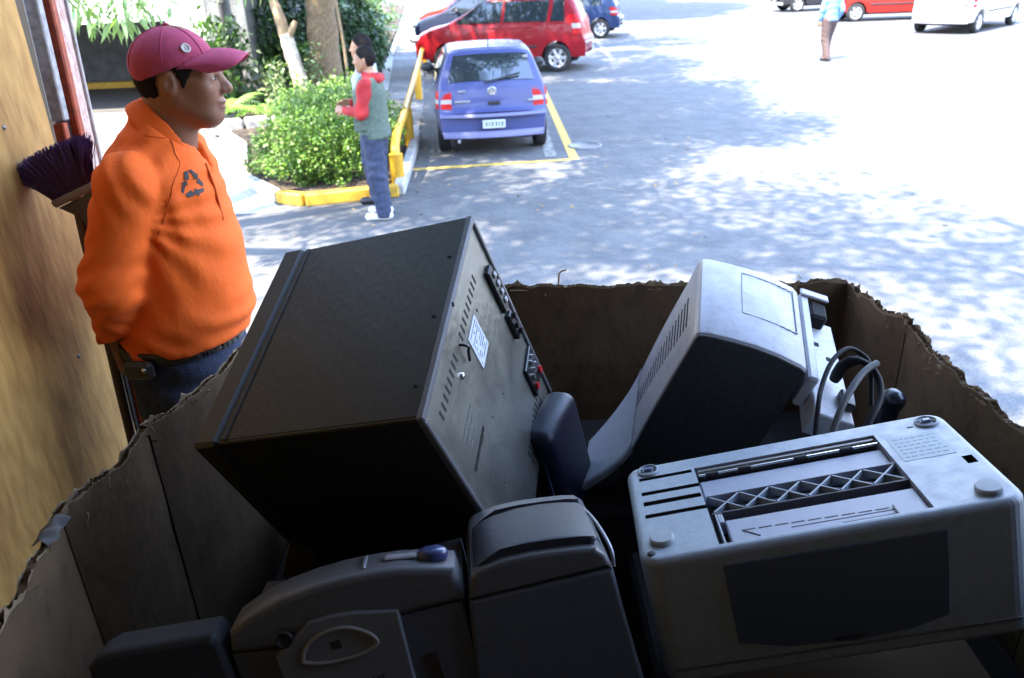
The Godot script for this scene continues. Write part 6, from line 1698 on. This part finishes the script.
	# printed seams on the front plate
	lbar("tab", t, grey, Vector3(0.316, -0.0062, 0.2085), Vector3(0.349, -0.0025, 0.2325), 0.001)
	for k in 9: lbar("dash_slot", t, dark, Vector3(0.131 + k * 0.0205, -0.0062, 0.2035 + k * 0.0008), Vector3(0.131 + k * 0.0205 + 0.0165, -0.0056, 0.2052 + k * 0.0008))
	lbar("seam_line", t, dark, Vector3(0.19, -0.0062, 0.2155), Vector3(0.315, -0.0056, 0.2166))
	lbar("seam_line", t, dark, Vector3(0.25, -0.0062, 0.2245), Vector3(0.32, -0.0056, 0.2262))
	lbar("seam_line", t, dark, Vector3(0.165, -0.0062, 0.2265), Vector3(0.205, -0.0056, 0.2285))
	st = mb(); bar(st, Vector3(0.131, -0.0058, 0.2045), Vector3(0.150, -0.0058, 0.2225), 0.0018, 0.0012); put("seam_line", st, dark, t)
	lbar("guide_wall", t, pale, Vector3(0.1035, -0.0218, 0.163), Vector3(0.1058, -0.0015, 0.2342), 0.0005)
	lbar("latch_block", t, pale, Vector3(0.1062, -0.0218, 0.1615), Vector3(0.1132, -0.0030, 0.183), 0.001)
	# label and feet
	lbar("rating_label", t, mat("silver_label", 0.20, 0.27, 0.30, 0.5), Vector3(0.3665, -0.0005, 0.053), Vector3(0.4335, 0.0004, 0.121))
	st = mb()
	for r in 6:
		var x := 0.372
		while x < 0.428:
			var w := rng.randf_range(0.003, 0.010)
			boxmm(st, Vector3(x, 0.0003, 0.060 + r * 0.010), Vector3(min(x + w, 0.430), 0.0006, 0.0622 + r * 0.010)); x += w + 0.003
	put("label_print", st, mat("label_ink_grey", 0.13, 0.18, 0.21, 0.5), t)
	for f in [[0.030, 0.0185, 1], [0.4336, 0.0264, 1], [0.0285, 0.2045, 0], [0.4272, 0.2180, 0]]:
		st = mb(); lathe(st, [Vector2(0.0155, -0.001), Vector2(0.0155, 0.0050), Vector2(0.0140, 0.0068), Vector2(0.0, 0.0070)] if f[2] == 0 else [Vector2(0.0165, -0.001), Vector2(0.0160, 0.0030), Vector2(0.0135, 0.0040), Vector2(0.0125, 0.0015), Vector2(0.0, 0.0012)], 32, at(f[0], 0, f[1]), false)
		var ft := put("foot", st, foot, t)
		if f[2] == 1:
			st = mb(); box(st, at(f[0], 0.0035, f[1]), Vector3(0.012, 0.005, 0.009), 0.0015); put("foot_insert", st, mat("navy_edge", 0.08, 0.10, 0.20, 0.3), ft)
			for s in [-1, 1]:
				st = mb(); box(st, at(f[0] + s * 0.0095, 0.0018, f[1]), Vector3(0.004, 0.002, 0.010), 0.0005); put("foot_gap", st, dark, ft)
	st = mb(); lathe(st, [Vector2(0.0055, -0.001), Vector2(0.0055, 0.0006), Vector2(0, 0.0006)], 16, at(0.0115, 0, 0.230)); put("screw_hole", st, dark, t)
	st = mb(); boxmm(st, Vector3(0.405, -0.001, 0.030), Vector3(0.413, 0.0005, 0.033)); put("slit", st, dark, t)
	# front face: dark translucent tray cover and seam lines
	var win := PackedVector2Array([Vector2(0.0956, -0.0215), Vector2(0.23, -0.0225), Vector2(0.3642, -0.0245), Vector2(0.362, -0.09), Vector2(0.358, -0.147), Vector2(0.31, -0.160), Vector2(0.24, -0.164), Vector2(0.16, -0.158), Vector2(0.0975, -0.141), Vector2(0.096, -0.08)])
	st = mb(); prism(st, win, 0.2445, 0.2500, 0.0015); put("tray_cover", st, mat("smoke_blue_plastic", 0.060, 0.080, 0.12, 0.22, {"spec": 0.5}), t)
	st = mb(); boxmm(st, Vector3(0.215, -0.158, 0.2498), Vector3(0.252, -0.153, 0.2515), 0.0008); put("finger_grip", st, dark, t)
	st = mb(); prism(st, PackedVector2Array([Vector2(0.008, -0.168), Vector2(0.445, -0.168), Vector2(0.442, -0.172), Vector2(0.010, -0.172)]), 0.246, 0.2492, 0.0); put("lower_seam", st, mat("seam_grey", 0.10, 0.11, 0.12, 0.6), t)
	# ---- pale board under the printer at the lower right
	var o := thing("white_board", "cream coloured plastic tray edge under the upside down printer, lower corner", "tray", frame(Vector3(0.52, 1.555, -0.80), Vector3(0.98, 0.12, 0.05), Vector3(-0.11, 0.97, -0.1)))
	st = mb(); boxmm(st, Vector3(-0.30, -0.012, -0.16), Vector3(0.13, 0.0, 0.04), 0.003); put("board", st, mat("cream_plastic", 0.07, 0.05, 0.032, 0.95, {"spec": 0.1}), o)
	st = mb(); boxmm(st, Vector3(-0.06, -0.016, 0.0405), Vector3(0.0, -0.006, 0.055), 0.002); put("tab", st, mat("cream_plastic", 0.07, 0.05, 0.032), o)

func build_dark_printer() -> void:
	# local z out of the front, x right, y up; the front shows three housings side by side
	var t := thing("printer", "dark grey office printer across the front of the bin with a rounded hooded housing", "printer", frame(Vector3(-0.0656, 1.8035, -0.7773), Vector3(0.9742, 0.1908, -0.1205), Vector3(-0.2159, 0.9433, -0.252)))
	var lower := mat("dark_printer_grey", 0.068, 0.076, 0.094, 0.5, {"smudge": 0.15, "bump": 0.1, "scale": Vector3.ONE * 10.0})
	var band := mat("printer_band_grey", 0.078, 0.082, 0.092, 0.42, {"smudge": 0.15, "bump": 0.06, "scale": Vector3.ONE * 10.0})
	var lid_m := mat("printer_lid_blue_grey", 0.014, 0.017, 0.028, 0.55, {"bump": 0.06})
	var pale := mat("cassette_grey", 0.115, 0.122, 0.134, 0.5)
	var dark := mat("recess_dark", 0.016, 0.016, 0.018, 0.7)
	var P := func(a: Array) -> PackedVector2Array:
		var o := PackedVector2Array()
		for q in a: o.append(Vector2(q[0], q[1]))
		return o
	var st := mb(); prism(st, P.call([[-0.480, -0.40], [-0.480, 0.026], [-0.467, 0.036], [-0.448, 0.0405], [-0.3226, 0.026], [-0.314, 0.012], [-0.312, -0.40]]), -0.05, 0.004, 0.010, Transform3D.IDENTITY, 3); put("left_housing", st, mat("left_housing_grey", 0.035, 0.037, 0.043, 0.65, {"spec": 0.25}), t)
	st = mb(); prism(st, P.call([[-0.3095, -0.40], [-0.3095, -0.0085], [-0.2547, -0.0195], [-0.0893, -0.0215], [-0.016, -0.0245], [-0.03, -0.40]]), -0.20, -0.001, 0.003); put("middle_housing", st, lower, t)
	st = mb(); prism(st, P.call([[-0.3095, -0.0075], [-0.3035, 0.020], [-0.2975, 0.0255], [-0.265, 0.0375], [-0.23, 0.0456], [-0.19, 0.0490], [-0.1526, 0.0494], [-0.11, 0.0458], [-0.0786, 0.0408], [-0.045, 0.0315], [-0.0143, 0.0205], [-0.0125, -0.0235], [-0.0893, -0.0205], [-0.2547, -0.0185]]), -0.06, 0.003, 0.009, Transform3D.IDENTITY, 3); put("upper_band", st, band, t)
	# control strip along the top with a button and a few catches
	st = mb(); lathe(st, [Vector2(0.017, -0.002), Vector2(0.017, 0.006), Vector2(0.014, 0.010), Vector2(0, 0.011)], 24, Transform3D(Basis(Vector3(0, 0, 1), -0.22).scaled(Vector3(1.15, 1, 0.8)), Vector3(-0.040, 0.032, -0.028))); put("round_button", st, mat("button_blue", 0.035, 0.045, 0.12, 0.25), t)
	st = mb(); box(st, Transform3D(Basis(Vector3(0, 0, 1), -0.2), Vector3(-0.080, 0.0425, -0.03)), Vector3(0.04, 0.004, 0.014), 0.002); put("catch", st, mat("catch_grey", 0.20, 0.20, 0.21, 0.4), t)
	st = mb(); box(st, Transform3D(Basis(Vector3(0, 0, 1), -0.10), Vector3(-0.125, 0.0480, -0.030)), Vector3(0.006, 0.004, 0.035), 0.002); put("catch", st, mat("chrome_dull", 0.22, 0.23, 0.27, 0.35, {"metal": 0.5}), t)
	# paper cassette with a moulded pull
	st = mb(); prism(st, P.call([[-0.256, -0.40], [-0.2555, -0.024], [-0.235, -0.012], [-0.2047, 0.0085], [-0.175, 0.0085], [-0.1459, 0.0045], [-0.0954, -0.0095], [-0.1008, -0.107], [-0.118, -0.40]]), -0.02, 0.0095, 0.002); put("paper_cassette", st, pale, t)
	st = mb(); tube(st, curve([Vector3(-0.2257, -0.0403, 0.0095), Vector3(-0.2205, -0.027, 0.0105), Vector3(-0.2094, -0.0165, 0.0105), Vector3(-0.187, -0.0085, 0.0105), Vector3(-0.1618, -0.0106, 0.0105), Vector3(-0.142, -0.022, 0.0105), Vector3(-0.1312, -0.0346, 0.0105), Vector3(-0.1340, -0.044, 0.0105), Vector3(-0.160, -0.0505, 0.0105), Vector3(-0.20, -0.0485, 0.0105), Vector3(-0.2257, -0.0403, 0.0095)], 5), 0.0026, 8); put("moulded_pull", st, mat("pull_grey", 0.20, 0.195, 0.185, 0.4), t)
	st = mb(); boxmm(st, Vector3(-0.187, -0.035, 0.0094), Vector3(-0.174, -0.024, 0.0102), 0.0003); put("pull_mark", st, dark, t)
	st = mb(); lathe(st, [Vector2(0.011, -0.001), Vector2(0.011, 0.002), Vector2(0.009, 0.003), Vector2(0.0085, 0.0008), Vector2(0, 0.0008)], 20, Transform3D(Basis(Vector3(1, 0, 0), PI / 2), Vector3(-0.2385, -0.0045, 0.009))); put("lock_button", st, dark, t)
	st = mb(); boxmm(st, Vector3(-0.0835, -0.13, -0.0012), Vector3(-0.066, -0.0815, 0.0004), 0.0); put("indicator_window", st, mat("window_brown", 0.028, 0.018, 0.014, 0.3), t)
	st = mb()
	for k in 7: boxmm(st, Vector3(-0.175 + k * 0.006, -0.089, 0.0093), Vector3(-0.171 + k * 0.006, -0.085, 0.0098))
	put("cassette_print", st, dark, t)
	# right housing with its hooded lid
	st = mb(); prism(st, P.call([[-0.0085, -0.0240], [0.1725, -0.0335], [0.1768, -0.0345], [0.177, -0.0928], [0.1796, -0.196], [0.186, -0.42], [-0.055, -0.42], [-0.0272, -0.1304]]), -0.185, 0.006, 0.005, Transform3D.IDENTITY, 2); put("right_housing", st, lower, t)
	st = mb(); prism(st, P.call([[-0.0085, -0.0230], [0.0033, 0.006], [0.012, 0.0115], [0.0469, 0.0160], [0.08, 0.0140], [0.1138, 0.0090], [0.145, 0.0035], [0.1627, -0.0017], [0.1715, -0.012], [0.1760, -0.0325], [0.1725, -0.0325]]), -0.185, 0.008, 0.006, Transform3D.IDENTITY, 3); put("right_band", st, band, t)
	st = mb(); prism(st, P.call([[0.008, 0.0105], [0.0135, 0.0155], [0.026, 0.0195], [0.0427, 0.0230], [0.075, 0.0240], [0.1104, 0.0205], [0.14, 0.0145], [0.160, 0.0085], [0.168, 0.0035], [0.168, -0.0005], [0.163, -0.0005], [0.145, 0.0045], [0.1138, 0.0100], [0.08, 0.0150], [0.0469, 0.0170]]), -0.135, -0.004, 0.010, Transform3D.IDENTITY, 4); put("hood", st, lid_m, t)
	st = mb(); tube(st, curve([Vector3(0.168, -0.002, -0.12), Vector3(0.175, -0.003, -0.08), Vector3(0.180, -0.008, -0.03), Vector3(0.181, -0.017, -0.003), Vector3(0.1785, -0.034, 0.003)], 5), 0.0024, 8); put("hood_trim", st, mat("chrome_dull", 0.22, 0.23, 0.27, 0.35), t)

func build_flaps() -> void:
	var kraft: Material = M["kraft_board"]
	for f in [
		["folded cardboard flap standing left of the audio unit's underside", Vector3(-0.355, 1.60, -1.03), Vector3(0.9, 0.05, -0.43), Vector3(-0.10, 0.99, 0.05), PackedVector2Array([Vector2(-0.035, 0.02), Vector2(-0.012, 0.075), Vector2(0.025, 0.045), Vector2(0.022, -0.07), Vector2(0.0, -0.09)])],
		["small cardboard strip leaning under the audio unit, above the dark printer", Vector3(-0.275, 1.565, -1.0), Vector3(0.92, 0.05, -0.38), Vector3(0.30, 0.95, 0.05), PackedVector2Array([Vector2(-0.03, 0.05), Vector2(-0.01, 0.055), Vector2(0.02, -0.03), Vector2(0.03, -0.09), Vector2(0.005, -0.09)])]]:
		var t := thing("cardboard_flap", f[0], "cardboard", frame(f[1], f[2], f[3]))
		var st := mb(); prism(st, f[4], -0.002, 0.002, 0.0); put("board", st, kraft, t)
	# heavier cases lower down carry the pile
	var m := mat("buried_case", 0.018, 0.016, 0.016, 0.95, {"spec": 0.08})
	for f in [["dark casing buried under the upside down printer", Vector3(0.48, 0.69, -0.98), Vector3(0.56, 0.80, 0.42)], ["dark casing buried under the audio unit", Vector3(-0.22, 0.69, -1.28), Vector3(0.50, 0.78, 0.50)], ["dark casing buried under the silver housing", Vector3(0.40, 0.69, -1.46), Vector3(0.60, 0.82, 0.36)], ["dark casing buried under the dark printer", Vector3(-0.20, 0.69, -0.80), Vector3(0.62, 0.60, 0.34)]]:
		var t := thing("scrap_casing", f[0], "electronics", at(f[1].x, f[1].y, f[1].z), "casings deep in the bin")
		var st := mb(); boxmm(st, Vector3(-f[2].x / 2, 0, -f[2].z / 2), Vector3(f[2].x / 2, f[2].y, f[2].z / 2), 0.008); put("case_body", st, m, t)
		st = mb(); boxmm(st, Vector3(-f[2].x * 0.3, f[2].y, -f[2].z * 0.3), Vector3(f[2].x * 0.3, f[2].y + 0.012, f[2].z * 0.3), 0.004); put("case_lid", st, m, t)

func _ready() -> void:
	rng.seed = 20240611
	# camera: hand held inside the truck, pitched down and turned a touch clockwise
	var cam := Camera3D.new(); cam.name = "camera"; add_child(cam)
	cam.fov = 45.93
	cam.near = 0.05; cam.far = 600.0
	cam.transform = Transform3D(Basis(Vector3.RIGHT, -0.44033) * Basis(Vector3(0, 0, 1), deg_to_rad(-2.5)), Vector3(0, 2.5, 0))
	var attr := CameraAttributesPhysical.new()
	attr.frustum_focal_length = 28.3
	attr.frustum_focus_distance = 1.3
	attr.exposure_aperture = 8.0
	cam.attributes = attr
	cam.fov = 45.93
	# sky, sun, exposure
	var env := Environment.new()
	env.background_mode = Environment.BG_SKY
	var sm := ProceduralSkyMaterial.new()
	sm.sky_top_color = Color(0.54, 0.66, 0.87)
	sm.sky_horizon_color = Color(0.86, 0.87, 0.86)
	sm.sky_curve = 0.25
	sm.ground_bottom_color = Color(0.32, 0.31, 0.29)
	sm.ground_horizon_color = Color(0.55, 0.60, 0.66)
	sm.sun_angle_max = 8.0
	var sky := Sky.new(); sky.sky_material = sm
	env.sky = sky
	env.tonemap_mode = Environment.TONE_MAPPER_LINEAR
	env.background_energy_multiplier = 1.35
	env.tonemap_exposure = 10.6
	env.sdfgi_enabled = true; env.ssao_enabled = true; env.ssil_enabled = true
	var we := WorldEnvironment.new(); we.environment = env; we.name = "world_environment"; add_child(we)
	var sun := DirectionalLight3D.new(); sun.name = "sun"; add_child(sun)
	sun.light_energy = 1.0
	sun.light_angular_distance = 0.8
	sun.light_color = Color(1.0, 0.955, 0.88)
	sun.shadow_enabled = true
	sun.directional_shadow_max_distance = 120.0
	sun.look_at_from_position(Vector3(-0.42, 1.0, 0.38) * 50.0, Vector3.ZERO, Vector3.UP)
	# the place, then the things
	build_setting()
	build_truck()
	build_bin()
	build_plants()
	build_cars()
	build_bystanders()
	build_worker()
	build_receiver()
	build_silver()
	build_upturned_printer()
	build_dark_printer()
	build_flaps()
